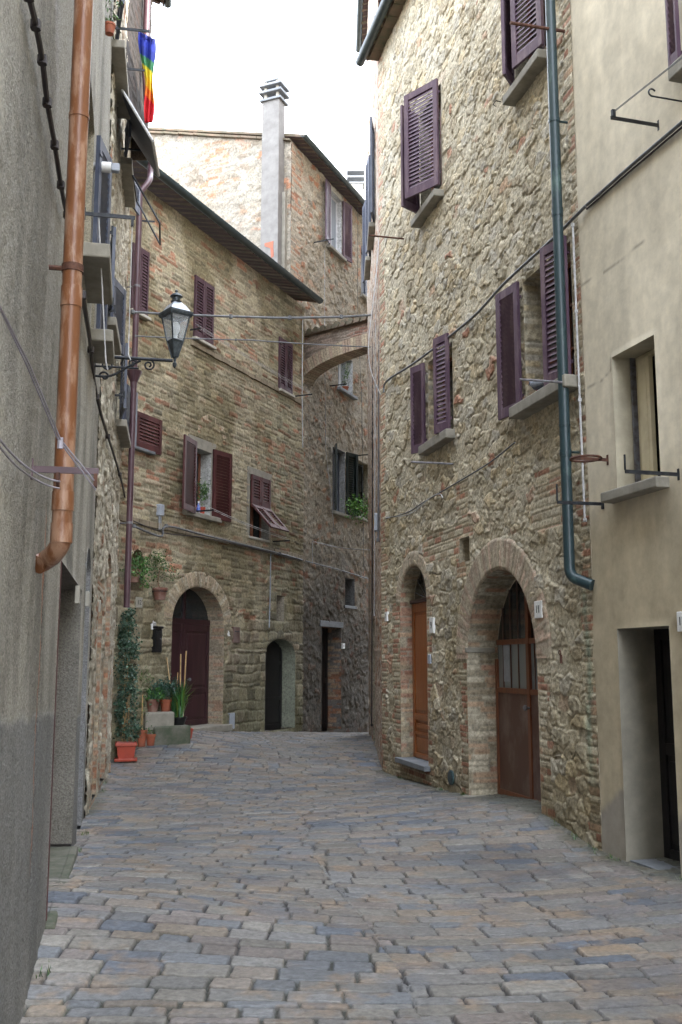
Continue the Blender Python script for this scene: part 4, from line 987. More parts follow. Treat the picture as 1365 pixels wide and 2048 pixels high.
b.prism(M, pts, .034, .042); b.build('pane', 'pane', d11)
b = MB(); b.box(M, .05, w - .05, .028, .033, zr1 + .02, zr2 - .02); b.build('ribbed_pane', 'paneold', d11)
b = MB()
for k in range(1, 9):
    x = w * k / 9; top = hs + (h - hs) * math.sqrt(max(0, 1 - ((x - hw) / hw) ** 2)) - .02
    b.box(M, x - .005, x + .005, .014, .027, zr1 + .03, top)
b.build('glazing_bars', 'brownpanel', d11)
b = MB(); b.box(M, w * .10, w * .20, .020, .0265, zr1 + .1, zr2 - .03); b.build('torn_paper', 'greyplastic', d11)
b = MB(); b.lathe(M @ Matrix.Translation((sc1 + .02, -.005, zr1 - .17)) @ Matrix.Rotation(R(90), 4, 'X'), [(.012, 0), (.012, .03), (.03, .035), (.033, .055), (.012, .07)], 14); b.build('handle', 'irongrey', d11, smooth=True)
b = MB(); b.box(WR1.M(s0, oR11['z0'], 0), -.02, w + .05, -.10, .36, -.1, .015); b.build('threshold', 'stone', hR, bevel=.02)
# windows
f = window_unit(WR1, oRw, hR, 'brownwood', 'pane', label='small half open window over the grey rod')
hh = oRw['z1'] - oRw['z0']; ww = oRw['s1'] - oRw['s0']
shutter(hinged(WR1, oRw['s0'] - .01, oRw['z0'] - .06, .05, 162, True), .30, hh + .06, 'violet', f); shutter(hinged(WR1, oRw['s1'] + .01, oRw['z0'] - .0, .05, 18, False), .30, hh + .10, 'violet', f)
sill(WR1, oRw, f, 'stone', .08, .14, .12)
f = window_unit(WR1, oRb, hR, 'brownwood', 'pane', bar=2, label='larger window partly behind the green drainpipe, a pigeon on its sill')
hh = oRb['z1'] - oRb['z0']; ww = oRb['s1'] - oRb['s0']
shutter(hinged(WR1, oRb['s0'] - .01, oRb['z0'] - .05, .05, 172, True), .44, hh + .06, 'violet', f); shutter(hinged(WR1, oRb['s1'] + .01, oRb['z0'] - .02, .05, 14, False), .36, hh + .06, 'violet', f)
sill(WR1, oRb, f, 'stone', .10, .17, .12)
for o_, lb in ((oRu, 'closed upper window beside the roof corner'), (oRv, 'closed upper window left of the green drainpipe')):
    f = window_unit(WR1, o_, hR, 'brownwood', 'pane', label=lb); hh = o_['z1'] - o_['z0']; ww = o_['s1'] - o_['s0']; M = WR1.M(o_['s0'], o_['z0'], .05)
    an = 30 if o_ is oRu else 14
    shutter(hinged(WR1, o_['s0'] - .01, o_['z0'] - .02, .05, an + 28, True), ww * .40, hh + .05, 'violet', f)
    shutter(hinged(WR1, o_['s1'] + .02, o_['z0'] - .02, .05, an, False), ww * (.66 if o_ is oRu else .62), hh + .05, 'violet', f)
    s_ = sill(WR1, o_, f, 'stone', .06, .15, .10, -.10)

# ================================================================ CREAM HOUSE, right
hY = thing('cream_house', WR2.P(WR2.L, 0), 'smooth cream plastered house at the right edge', 'house')
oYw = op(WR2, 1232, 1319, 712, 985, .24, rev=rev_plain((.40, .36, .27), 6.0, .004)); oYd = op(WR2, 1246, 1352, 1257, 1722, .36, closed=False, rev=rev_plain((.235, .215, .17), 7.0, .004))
oYt = op(WR2, 1372, 1440, -40, 130, .2)
def fnY(S, Z, H, C):
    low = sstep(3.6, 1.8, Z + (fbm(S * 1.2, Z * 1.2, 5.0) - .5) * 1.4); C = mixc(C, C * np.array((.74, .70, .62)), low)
    patch = sstep(.55, .45, Z + (fbm(S * 3, Z * 1.5, 9.0) - .5) * 1.0); C = mixc(C, np.broadcast_to(np.array((.25, .235, .215)), C.shape), patch * .7)
    for (pts) in (((1160, 572), (1215, 540), (1260, 505), (1300, 470), (1365, 425)), ((1172, 775), (1200, 765), (1222, 740), (1222, 702))):     # plaster cracks
        q = [WR2.hit(*p) for p in pts]
        for a, b in zip(q[:-1], q[1:]):
            a = np.array(a); b = np.array(b); ab = b - a; t = np.clip(((S - a[0]) * ab[0] + (Z - a[1]) * ab[1]) / ab.dot(ab), 0, 1)
            d = np.hypot(S - a[0] - t * ab[0], Z - a[1] - t * ab[1]) + (vn(S * 30, Z * 30, 3.0) - .5) * .006
            k = sstep(.011, .003, d) * (vn(S * 6, Z * 6, 4.0) > .25); C = mixc(C, np.broadcast_to(np.array((.22, .19, .15)), C.shape), k * .7)
    return H, C
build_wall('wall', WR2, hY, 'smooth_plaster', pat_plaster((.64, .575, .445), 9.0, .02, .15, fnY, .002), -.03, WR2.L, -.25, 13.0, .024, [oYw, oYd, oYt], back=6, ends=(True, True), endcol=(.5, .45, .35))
build_wall('wall', WR2, hY, 'smooth_plaster', pat_plaster((.52, .475, .365), 9.0, .02, .10, None, .002), WR2.L + .01, WR2.L + 14, -.25, 13.0, .15, [], back=6, endcol=(.5, .45, .35))  # unseen run behind the camera, added with its roof to block the sun
roof(WR2, hY, 0.01, WR2.L + 14, 13.0, .45, 6, 17)  # part beyond WR2.L is added over the unseen run, to block the sun
f = window_unit(WR2, oYw, hY, 'creamframe', 'pane', leaves=1, depth=.20, label='cream casement with its wooden inner leaf pulled half open')
hh = oYw['z1'] - oYw['z0']; ww = oYw['s1'] - oYw['s0']; M = WR2.M(oYw['s0'], oYw['z0'], -.2)
b = MB(); Mi = M @ Matrix.Translation((.12, -.01, 0)) @ Matrix.Rotation(R(-6), 4, 'Z'); b.box(Mi, 0, .2, -.03, .01, .05, hh - .06); b.box(Mi, .05, .15, -.036, -.028, .15, hh - .2); b.build('casement_leaf', 'creamframe', f, bevel=.004)
b = MB(); b.box(M, .02, .035, -.05, .0, .0, hh); b.build('glass_edge', 'irongrey', f)
sill(WR2, oYw, f, 'stone', .10, .12, .09)
panel_door(WR2, oYd, hY, 'blackdoor', .34, 1, ((.05, .45), (.5, .95)), label='black door in the deep cream doorway')
b = MB(); b.box(WR2.M(oYd['s0'], oYd['z0'], 0), 0, oYd['s1'] - oYd['s0'], .02, .4, -.1, .02); b.build('threshold', 'slab', hY)
f = window_unit(WR2, oYt, hY, 'brownwood', 'pane', label='top window at the right edge with its shutter folded back'); sill(WR2, oYt, f, 'stone', .1, .12, .12)
shutter(hinged(WR2, oYt['s0'] - .01, oYt['z0'] + .0, .05, 178, True), .12, oYt['z1'] - oYt['z0'], 'violet', f)

# ================================================================ NARROW HOUSE in the bend (seen edge on)
hN = thing('narrow_house', WR3.P(0, 0), 'tall pinkish plastered house seen edge on beyond the rubble stone house', 'house')
NP = [(.42, .34, .27), (.45, .39, .32), (.38, .30, .24)]
oNs = [op(WR3, 745, 757, 170, 425, .15)]
oNs = [dict(s0=1.6, s1=2.5, z0=9.6, z1=11.3, depth=.15, closed=True, arch=False), dict(s0=3.6, s1=4.5, z0=9.4, z1=11.2, depth=.15, closed=True, arch=False), dict(s0=2.4, s1=3.3, z0=.15, z1=2.4, depth=.2, closed=False, arch=False)]
build_wall('wall', WR3, hN, 'rubble', pat_rubble(.11, NP, OLD_BR, (.44, .37, .30), [(5.3, 6.2, -1, 14)], 27.0, .018, 1.5, smear=1.0, brickfrac=.2), 0, WR3.L, -.3, 15.8, .03, oNs, back=1.2, endcol=(.4, .34, .27), ends=(True, False))
roof(WR3, hN, -.1, WR3.L - .05, 15.85, .12, 3, 17, guts=(-.1, WR3.L - .05), rafters=False)
for o_ in oNs[:2]:
    f = window_unit(WR3, o_, hN, 'darkgreen', 'pane'); hh = o_['z1'] - o_['z0']
    shutter(hinged(WR3, o_['s0'] - .01, o_['z0'], .05, 172, True), .45, hh, 'bluegrey', f); shutter(hinged(WR3, o_['s1'] + .01, o_['z0'], .05, 172, False), .45, hh, 'bluegrey', f); sill(WR3, o_, f)
panel_door(WR3, oNs[2], hN, 'doordark', .18, 1)
# its return along the alley, so that the house is solid
Wn = Wall((4.2, 29.0), (0.60, 21.5)); build_wall('alley_wall', Wn, hN, 'rubble', pat_rubble(.2, CPAL, OLD_BR, (.3, .27, .22), [], 29.0, .02), 0, Wn.L, -.3, 15.5, .08, [], back=.5, ends=(False, False))

# ================================================================ ARCH over the alley
hx = thing('buttress_arch', WC.pt(607, 760), 'brick buttress arch with a tiled top spanning the dark alley', 'arch')
WA = Wall(WC.pt(605, 750).xy, (0.66, 21.2))
LA = WA.L; zs0 = WA.hit(608, 765)[1]; ztop = WA.hit(612, 674)[1]; za = WA.hit(738, 693)[1]
n = 40; low = []
for k in range(n + 1):
    t = k / n; low.append((LA * t, zs0 + (za - zs0) * math.sin(math.acos(max(-1, min(1, 1 - t))) if t < 1 else math.pi / 2)))
def ribbon(name, th0, th1, y0, y1, mat, pal, seed, vertical=True):
    V = []; C = []; nr = 8; P = []
    for k in range(n * 4 + 1):
        t = k / (n * 4); P.append((LA * t, zs0 + (za - zs0) * math.sin(math.acos(max(0, 1 - t)))))
    P = np.array(P); T = np.gradient(P, axis=0); T /= np.hypot(T[:, 0], T[:, 1])[:, None]; N_ = np.stack([-T[:, 1], T[:, 0]], 1)
    Lc = np.r_[0, np.cumsum(np.hypot(*np.diff(P, axis=0).T))]
    i = np.floor(Lc / .075); hc = pick(pal, h2(i, 2.0, seed)) * (.8 + .4 * h2(i, 3.0, seed))[:, None]
    rows = [(y1, th0), (y0, th0)] + [(y0, th0 + (th1 - th0) * r / nr) for r in range(1, nr + 1)] + [(y1, th1)]
    for (yy, th) in rows:
        for j in range(len(P)):
            x, z = P[j] + N_[j] * th; gap = -.006 if abs(Lc[j] / .075 - round(Lc[j] / .075)) < .1 else 0
            V.append(WA.P(min(max(x, -.05), LA + .05), z, -(yy) + (gap if yy == y0 else 0))[:]); C.append(hc[j] * (.6 if gap else 1))
    npmesh(name, np.array(V), gridfaces(len(rows), len(P)).reshape(-1, 4), np.array(C), 'brick', hx, smooth=False)
ribbon('arch_ring', 0, .30, -.03, .40, 'brick', [(.36, .29, .20), (.33, .27, .19), (.30, .22, .16)], 3.0)
# spandrel above the ring
V = []; C = []; ns = 60; nz = 30
SS, TT = np.meshgrid(np.linspace(0, LA, ns), np.linspace(0, 1, nz)); lo_ = zs0 + (za - zs0) * np.sin(np.arccos(np.clip(1 - SS / LA, 0, 1))) + .28
ZT = ztop + (SS / LA) * .0; lo_ = np.minimum(lo_, ztop - .02); ZZ = lo_ + (ZT - lo_) * TT
Hh, Cc = pat_brick(.07, .24, [(.25, .19, .15), (.22, .17, .13)], [(.25, .13, .09)], (.24, .2, .16), 31.0)(SS, ZZ)
npmesh('spandrel', np.stack([WA.p0.x + WA.d.x * SS - WA.f.x * Hh, WA.p0.y + WA.d.y * SS - WA.f.y * Hh, ZZ], -1).reshape(-1, 3), gridfaces(nz, ns).reshape(-1, 4), Cc.reshape(-1, 3), 'brick', hx)
b = MB(); M = WA.M(0, ztop, 0); b.box(M, 0, LA, -.10, .5, 0, .05)
for k in range(10): b.tube([M @ Vector((LA * (k + .5) / 10, -.13, .06)), M @ Vector((LA * (k + .5) / 10, .5, .10))], .075, 8)
b.build('tile_capping', 'rooftile', hx)

# ================================================================ HOUSE far behind with small chimneys
hF = thing('far_house', (3.5, 40, 0), 'far house behind the tall one, only its stepped chimney cap showing over the roof', 'house')
b = MB(); b.box(ident((3.5, 42, 0)), -1.9, 5, 0, 6, 0, 22.2); b.build('wall', 'palestone', hF)
c = at(712, 372, 40); b = MB(); M = ident(c); b.box(M, -.3, .3, 0, .5, -3, .1); chf = b.build('chimney', 'palestone', hF)
b = MB()
for k in range(3): b.box(M, -.38, .38, -.05, .55, .1 + k * .28, .17 + k * .28)
b.build('chimney_cap', 'slab', chf)
# ================================================================ DRAINPIPES
def pipe_thing(pts, r, mat, label, clamps=(), collars=(), name='drainpipe', n=16, cl_mat='rust', shoe=True):
    t = thing(name, pts[-1], label, 'drainpipe', 'drainpipes'); b = MB(); b.tube(pts, r, n); b.build('pipe', mat, t, smooth=True)
    for (q, w) in collars: b = MB(); b.tube([Vector(q) - Vector((0, 0, w / 2)), Vector(q) + Vector((0, 0, w / 2))], r * 1.09, n); b.build('collar', mat, t, smooth=True)
    for (q, fdir) in clamps:
        b = MB(); b.tube([Vector(q) - Vector((0, 0, .018)), Vector(q) + Vector((0, 0, .018))], r * 1.12, n); q2 = Vector(q) + fdir * (r + .14)
        b.tube([Vector(q), q2], .012, 6); b.build('clamp', cl_mat, t, smooth=True)
    return t
o_ = .11; top = WLA.pt(168, -60, o_); s_, _ = WLA.hit(130, 950, o_)
def vp(W, px, py, o): s = W.hit(px, py, o)[0]; return s
sO = WLA.hit(128, 960, o_)[0]
zO = lambda y, x: WLA.hit(x, y, o_)[1]
zel = zO(1072, 121); pe = WLA.hit(90, 1122, .03)
el = [WLA.P(sO, 13.0, o_), WLA.P(sO, zel, o_)]
for k in range(1, 7):
    a = k / 6; e_ = a * a * .55; el.append(WLA.P(sO + (pe[0] - sO) * e_, zel + (pe[1] - zel) * a * .8, o_ + (.03 - o_) * e_))
el.append(WLA.P(pe[0], pe[1], .03)); el.append(WLA.P(pe[0] - .03, pe[1] - .02, .0))
fl = Vector((WLA.f.x, WLA.f.y, 0))
pipe_thing(el, .046, 'orange', 'orange brown metal drainpipe down the grey plaster wall, bent at the foot',
           clamps=[(WLA.P(sO, zO(547, 147), o_), fl)], collars=[(WLA.P(sO, zO(605, 145), o_), .10), (WLA.P(sO, zO(1000, 125), o_), .09), (WLA.P(sO, zO(1060, 120), o_), .09), (WLA.P(sO, zO(250, 160), o_), .02)])
# green pipe
og = .14; sG = WR1.hit(1128, 800, og)[0]; zg = WR1.hit(1141, 1135, og)[1]
el = [WR1.P(sG, 11.6, og), WR1.P(sG, zg, og)]
for k in range(1, 6):
    a = k / 5 * R(60); el.append(WR1.P(sG + .12 * (1 - math.cos(a)), zg - .12 * math.sin(a), og - .05 * (1 - math.cos(a))))
el.append(WR1.P(sG + .19, zg - .17, .02))
frr = Vector((WR1.f.x, WR1.f.y, 0))
zz = lambda y, x: WR1.hit(x, y, og)[1]
pipe_thing(el, .050, 'greenpipe', 'dark green metal drainpipe between the rubble stone and cream houses',
           clamps=[(WR1.P(sG, zz(237, 1113), og), frr), (WR1.P(sG, zz(902, 1135), og), frr)], collars=[(WR1.P(sG, zz(420, 1120), og), .08), (WR1.P(sG, zz(905, 1135), og), .06), (WR1.P(sG, zz(850, 1132), og), .02)], cl_mat='greenpipe')
# purple pipe at the inner corner
cp_ = at(267, 800, 15.05); zt_ = at(280, 370, 15.05).z; zb_ = at(256, 1215, 15.05).z
e0 = WB.M(.12, 9.72, 0) @ Vector((0, -.49, -.02))
el = [e0, e0 + Vector((0, 0, -.18)), Vector((cp_.x + .12, cp_.y + .1, zt_ + .12)), Vector((cp_.x, cp_.y, zt_ - .12)), Vector((cp_.x, cp_.y, zb_))]
ft = Vector((-1, .25, 0))
t = pipe_thing(smooth_path(el[:4], 5) + [el[4]], .047, 'purplepipe', 'slim purple brown drainpipe in the corner beside the brick house', clamps=[((cp_.x, cp_.y, at(260, 1045, 15).z), ft), ((cp_.x, cp_.y, at(270, 570, 15).z), ft)], cl_mat='irongrey')
b = MB(); zh = at(263, 765, 15.05).z; b.lathe(ident((cp_.x, cp_.y, zh)), [(.05, -.08), (.055, 0), (.12, .16), (.125, .18)], 16, cap=True); b.build('hopper', 'purplepipe', t)

q0 = WK.M(WK.L * .55, 14.2, .09); pipe_thing([q0 @ Vector((0, 0, 0)), q0 @ Vector((0, 0, -3.6)), q0 @ Vector((.03, -.05, -4.3))], .05, 'purplepipe', 'purple brown drainpipe behind the rainbow flag, above the eave', name='drainpipe')
# ================================================================ LANTERN
s_, z_ = WLA.hit(190, 712); o1 = WLA.out(190, 712, 350)[2]
M = WLA.M(s_, z_, 0)
t = thing('wall_lantern', WLA.P(s_, z_, 0), 'black iron street lantern on a scrolled wall bracket', 'street lamp')
b = MB(); b.tube([M @ Vector((0, .02, 0)), M @ Vector((0, -o1 + .02, .0))], .017, 8); b.box(M, -.03, .03, -.012, .02, -.22, .06)
b.tube([M @ Vector((0, 0, -.10)), M @ Vector((0, -o1 * .55, -.10))], .010, 6)
def scroll(cx, cz, r0, turns, dirn, start=0.0):
    P = []
    for k in range(26):
        u = k / 25; a = start + dirn * turns * 2 * math.pi * u; rr = r0 * (1 - .75 * u); P.append(M @ Vector((0, -(cx + rr * math.cos(a)), cz + rr * math.sin(a))))
    return P
for (cx, cz, r0, tn, dr, st) in ((.13, -.08, .06, 1.3, 1, 2.0), (.52, -.06, .055, 1.4, -1, 1.0), (.36, -.055, .04, 1.2, 1, .5), (.10, -.20, .05, 1.0, -1, 3.0)): b.tube(scroll(cx, cz, r0, tn, dr, st), .010, 6)
b.tube(smooth_path([M @ Vector((0, 0, -.2)), M @ Vector((0, -.16, -.19)), M @ Vector((0, -.32, -.09)), M @ Vector((0, -.44, -.02))], 5), .012, 6)
b.build('bracket', 'iron', t, smooth=True)
c = M @ Vector((0, -o1, 0)); lm = Matrix.Translation(c) @ Matrix.Rotation(R(38), 4, 'Z'); q4 = math.pi / 4
hb = at(350, 682, c.y).z - c.z; ht = at(350, 628, c.y).z - c.z; hr_ = at(350, 612, c.y).z - c.z; hk = at(350, 600, c.y).z - c.z; hf = at(350, 585, c.y).z - c.z
b = MB(); b.lathe(lm, [(.004, -.075), (.018, -.055), (.022, -.03), (.012, -.01), (.016, .02), (.03, .04)], 12)        # lower finial, stem
b.lathe(lm, [(.03, .04), (.075, hb - .02), (.09, hb), (.075, hb + .012)], 4, q4)
fr = t
n0 = .085; n1 = .150
for k in range(4):
    a = q4 + k * math.pi / 2; b.tube([lm @ Vector((n0 * math.cos(a), n0 * math.sin(a), hb)), lm @ Vector((n1 * math.cos(a), n1 * math.sin(a), ht))], .008, 6)
    b.tube([lm @ Vector((.03 * math.cos(a), .03 * math.sin(a), .03)), lm @ Vector((n0 * math.cos(a), n0 * math.sin(a), hb))], .006, 6)
b.lathe(lm, [(n1 + .015, ht - .035), (n1 + .03, ht - .01), (n1 + .03, ht + .012), (n1 - .01, ht + .012), (n1 - .012, ht - .03), (n1 + .014, ht - .035)], 4, q4, cap=False)
b.lathe(lm, [(.05, ht + .115), (.055, ht + .13), (.04, ht + .14), (.04, ht + .17), (.065, ht + .18), (.05, ht + .20), (.02, ht + .215), (.012, ht + .225), (.018, ht + .24), (.003, ht + .255)], 14)
b.build('lantern_frame', 'lampiron', t)
b = MB(); b.lathe(lm, [(n1 + .01, ht + .012), (.10, ht + .08), (.05, ht + .12)], 4, q4); b.build('lantern_roof', 'lampmetal', t, bevel=.003)
b = MB()
for k in range(4):
    a = q4 + k * math.pi / 2; a2 = a + math.pi / 2
    p = [lm @ Vector(((n0 - .003) * math.cos(a), (n0 - .003) * math.sin(a), hb)), lm @ Vector(((n0 - .003) * math.cos(a2), (n0 - .003) * math.sin(a2), hb)), lm @ Vector(((n1 - .003) * math.cos(a2), (n1 - .003) * math.sin(a2), ht)), lm @ Vector(((n1 - .003) * math.cos(a), (n1 - .003) * math.sin(a), ht))]
    b._add(p, [(0, 1, 2, 3)])
b.build('glass', 'glass', t)
b = MB(); b.lathe(lm @ Matrix.Translation((0, 0, hb + .0)), [(.022, 0), (.022, .05), (.028, .06)], 12); b.build('socket', 'white', t)
b = MB(); b.lathe(lm @ Matrix.Translation((0, 0, hb + .06)), [(.015, 0), (.035, .03), (.045, .07), (.038, .11), (.02, .135), (.003, .14)], 16); b.build('bulb', 'white', t, smooth=True)

# ================================================================ OVERHEAD CABLES and lines
p1 = WLB.pt(264, 624, .1) if False else at(266, 624, 14.6); p2 = at(350, 630, 15.3); p3 = at(745, 634, 16.2)
cable([at(266, 624, 14.4), at(500, 634, 15.0), at(620, 635, 15.3), at(745, 630, 15.6)], .018, 'cable', 'overhead_cable', 'thick grey overhead cable crossing the street at lantern height, upper one', n=6, clips=5, sag=.01)
cable([at(272, 672, 14.4), at(500, 680, 15.0), at(742, 694, 15.6)], .010, 'cable', 'overhead_cable', 'thinner grey overhead cable crossing just below the thick one', n=8, sag=.01, clips=7)
def clothes_lines(A, B, n, gap, r, mat, label, sag=.03):
    t = thing('washing_line', A, label, 'washing line', 'washing lines')
    for k in range(n):
        cable([Vector(A) + gap * k, Vector(B) + gap * k], r, mat, 'line', None, n=10, sag=sag, parent=t)
    return t
# on the brick house: racks and long lines
tB1, Mb, ob = bracket(WB, 386, 1023, 428, 'iron', label='thin black washing line arm under the open window of the brick house', group='washing line brackets')
tB2, Mb2, ob2 = bracket(WB, 545, 1083, 580, 'iron', label='thin black washing line arm under the propped flaps', group='washing line brackets')
clothes_lines(Mb @ Vector((0, -ob + .02, 0)), Mb2 @ Vector((0, -ob2 + .02, .01)), 2, Vector((-.05, .0, .05)), .0035, 'palecable', 'pale washing lines strung from the open window to the propped flaps')
tB3, Mb3, ob3 = bracket(WB, 380, 660, 402, 'iron', label='small black washing line arm beside the upper closed shutters', group='washing line brackets')
tB4, Mb4, ob4 = bracket(WB, 586, 793, 625, 'iron', label='small black washing line arm at the far corner of the brick house', group='washing line brackets')
clothes_lines(Mb3 @ Vector((0, -ob3 + .02, 0)), Mb4 @ Vector((0, -ob4 + .02, 0)), 3, Vector((-.04, 0, .05)), .003, 'palecable', 'pale washing lines running down past the upper shutters of the brick house')
# rack A, close on the left
tL1, Ml, ol = bracket(WLA, 64, 938, 198, 'purplepipe', label='rusty washing line rack in front of the orange drainpipe', group='washing line brackets')
b = MB(); b.box(Ml, -.02, .02, -ol + .005, -ol + .02, -.07, -.013); b.build('pulley', 'rust', tL1)
b = MB(); b.box(Ml, -.02, .02, -ol * .42, -ol * .42 + .015, -.07, -.013); b.build('pulley', 'rust', tL1)
e1 = Ml @ Vector((0, -ol + .01, -.05)); e2 = Ml @ Vector((0, -ol * .42, -.05))
st1 = at(-12, 590, e1.y - 1.6); st2 = at(-12, 862, e2.y - 1.4)
t = thing('washing_line', e1, 'close pair of mauve washing lines slanting down to the rusty rack', 'washing line', 'washing lines')
cable([e1, at(122, 880, e1.y - .3), at(60, 730, e1.y - .9), st1], .004, 'line', 'line', None, n=6, parent=t); cable([e1 + Vector((0, 0, -.03)), at(116, 878, e1.y - .3), at(54, 730, e1.y - .9), st1 + Vector((-.01, 0, .02))], .004, 'line', 'line', None, n=6, parent=t)
b = MB(); q_ = at(121, 885, e1.y - .3); b.tube([q_ + Vector((0, 0, .02)), q_ + Vector((.0, 0, -.025))], .012, 8); b.build('knot', 'line', t)
t = thing('washing_line', e2, 'lower pair of mauve washing lines ending at the middle of the rusty rack', 'washing line', 'washing lines')
cable([e2, at(55, 935, e2.y - .6), st2], .004, 'line', 'line', None, n=6, sag=.01, parent=t); cable([e2 + Vector((0, 0, -.03)), at(50, 945, e2.y - .6), st2 + Vector((0, 0, -.02))], .004, 'line', 'line', None, n=6, sag=.01, parent=t)
# rack B higher
tL2, M2_, o2_ = bracket(WLA, 170, 427, 271, 'iron', label='black washing line rack behind the orange drainpipe, high up', group='washing line brackets')
b = MB(); b.box(M2_, -.015, .015, -o2_ + .01, -o2_ + .03, -.07, -.01); b.build('pulley', 'iron', tL2)
e1 = M2_ @ Vector((0, -o2_ + .02, -.06)); cable([e1, e1 + Vector((.0, .01, -1.0)), at(262, 720, e1.y)], .004, 'palecable', 'hanging_rope', 'pale rope hanging from the high black rack to the lantern bracket', 'rope', n=4)
e3 = M2_ @ Vector((0, -o2_ * .28, -.03)); cable([e3, at(212, 720, e3.y), at(216, 740, e3.y)], .005, 'palecable', 'hanging_rope', 'knotted pale rope hanging left of the lantern bracket', 'rope', n=4)
# dark twisted cable down the plaster
cable(smooth_path([WLA.pt(58, -10, .03), WLA.pt(72, 50, .03), WLA.pt(85, 120, .03), WLA.pt(95, 205, .03), WLA.pt(110, 290, .03), WLA.pt(122, 370, .03), WLA.pt(134, 430, .03)], 4), .011, 'darkcable', 'wall_cable', 'dark knotted cable down the upper grey plaster wall', clips=4)
cable(smooth_path([WLA.pt(165, 590, .05), WLA.pt(180, 680, .04), WLB.pt(190, 770, .04), WLB.pt(203, 830, .05), WLB.pt(225, 900, .05), WLB.pt(243, 960, .05), WLB.pt(253, 1010, .06)], 5), .016, 'darkcable', 'wall_cable', 'thick dark cable bundle slanting down the pale stone wall', clips=6)
# cables of the rubble house
cable(smooth_path([WR1.pt(768, 785, .04), WR1.pt(774, 762, .04), WR1.pt(832, 724, .06), WR1.pt(940, 640, .06), WR1.pt(1010, 566, .07), WR1.pt(1110, 474, .06), WR1.pt(1148, 436, .05), WR2.pt(1172, 412, .03)] , 4), .016, 'cable', 'wall_cable', 'thick grey cable rising across the rubble stone wall', 'cable')
cable([WR2.pt(1174, 410, .03), WR2.pt(1270, 325, .03), WR2.pt(1372, 238, .03)], .016, 'cable', 'wall_cable', 'thick grey cable slanting up the cream wall', n=3)
cable([WR2.pt(1174, 418, .025), WR2.pt(1270, 334, .025), WR2.pt(1372, 248, .025)], .010, 'darkcable', 'wall_cable', 'thin dark cable just under the thick one on the cream wall', n=3)
cable(smooth_path([WR1.pt(772, 1037, .03), WR1.pt(815, 1025, .05), WR1.pt(850, 1003, .05), WR1.pt(920, 962, .05), WR1.pt(980, 925, .05), WR1.pt(1030, 885, .05)], 4), .009, 'cable', 'wall_cable', 'thin grey cable slanting below the two shuttered windows')
cable(smooth_path([WR1.pt(772, 1035, .03), WR1.pt(820, 1028, .05), WR1.pt(862, 995, .06), WR1.pt(880, 988, .05), WR1.pt(886, 996, .05)], 4), .007, 'palecable', 'wall_cable', 'short looping pale cable near the corner of the rubble wall')
cable([WR1.pt(1146, 450, .05), WR1.pt(1160, 800, .04), WR1.pt(1170, 1040, .04)], .010, 'palecable', 'wall_conduit', 'thin pale conduit running down beside the green drainpipe', 'conduit', n=6, clips=3)
# vertical services at the narrow house
for k, (px, y0, y1, rr, mt, lb) in enumerate(((760, 540, 1080, .018, 'cable', 'grey conduit down the corner of the narrow house'), (752, 540, 1230, .010, 'palecable', 'thin pale cable down the narrow house'), (747, 330, 1450, .014, 'darkcable', 'dark cable down the narrow house'))):
    Yk = (15.9, 17.0, 18.5)[k]; cable([at(px, y0, Yk), at(px - 3, y1, Yk)], rr, mt, 'wall_conduit', lb, 'conduit', n=6, clips=3)
cable(smooth_path([at(762, 430, 15.6), at(752, 560, 15.5), at(738, 680, 15.4), at(742, 740, 15.4), at(762, 790, 15.4)], 5), .008, 'palecable', 'loose_cable', 'loose white cable bulging out from the corner of the rubble house')
# brick house services
def bc(pts, r, m, lb, nm='wall_cable', o=.05, clips=None): return cable(smooth_path([WB.pt(x, y, o) for x, y in pts], 3), r, m, nm, lb, clips=clips)
bc([(268, 1052), (300, 1066), (325, 1072), (333, 1052), (400, 1068), (470, 1085), (560, 1107), (605, 1120)], .018, 'cable', 'thick grey cable along the ledge of the brick house', o=.12, clips=9)
bc([(268, 1042), (330, 1066), (400, 1074), (500, 1095), (600, 1122)], .009, 'darkcable', 'thin dark cable along the ledge of the brick house', o=.12)
cable([WC.pt(612, 1122, .06), WC.pt(680, 1140, .06), WC.pt(745, 1160, .06)], .012, 'cable', 'wall_cable', 'grey cable along the tall stone house above the alley door', n=3)
bc([(542, 1108), (541, 1180), (539, 1255)], .012, 'greyplastic', 'thin green grey conduit above the small arched door', 'wall_conduit')
bc([(606, 640), (605, 780), (606, 895)], .012, 'palecable', 'pale pipe down the far corner of the brick house', 'wall_conduit')
cable([WC.pt(650, 500, .1), WC.pt(650, 700, .1), WC.pt(652, 900, .1), WC.pt(662, 985, .1), WC.pt(668, 1060, .08)], .006, 'palecable', 'hanging_rope', 'pale cord hanging from the top floor window of the tall house', 'rope', n=3)
cable([WC.pt(626, 1130, .05), WC.pt(625, 1082, .08), at(680, 1095, 22.5), at(745, 1100, 20)], .007, 'palecable', 'overhead_cable', 'thin pale cable crossing the alley low down', n=5, sag=.01)
cable([at(420, 706, 17.9), at(604, 792, 21.3)], .003, 'palecable', 'thin_wire', 'thin wire across the upper brick wall', n=6, sag=.05) if False else None
cable([WC.pt(716, 380, .1), WC.pt(716, 640, .1), WC.pt(724, 800, .1), WC.pt(728, 1150, .08)], .006, 'cable', 'wall_conduit', 'thin conduit down the tall house beside the alley', 'conduit', n=3)
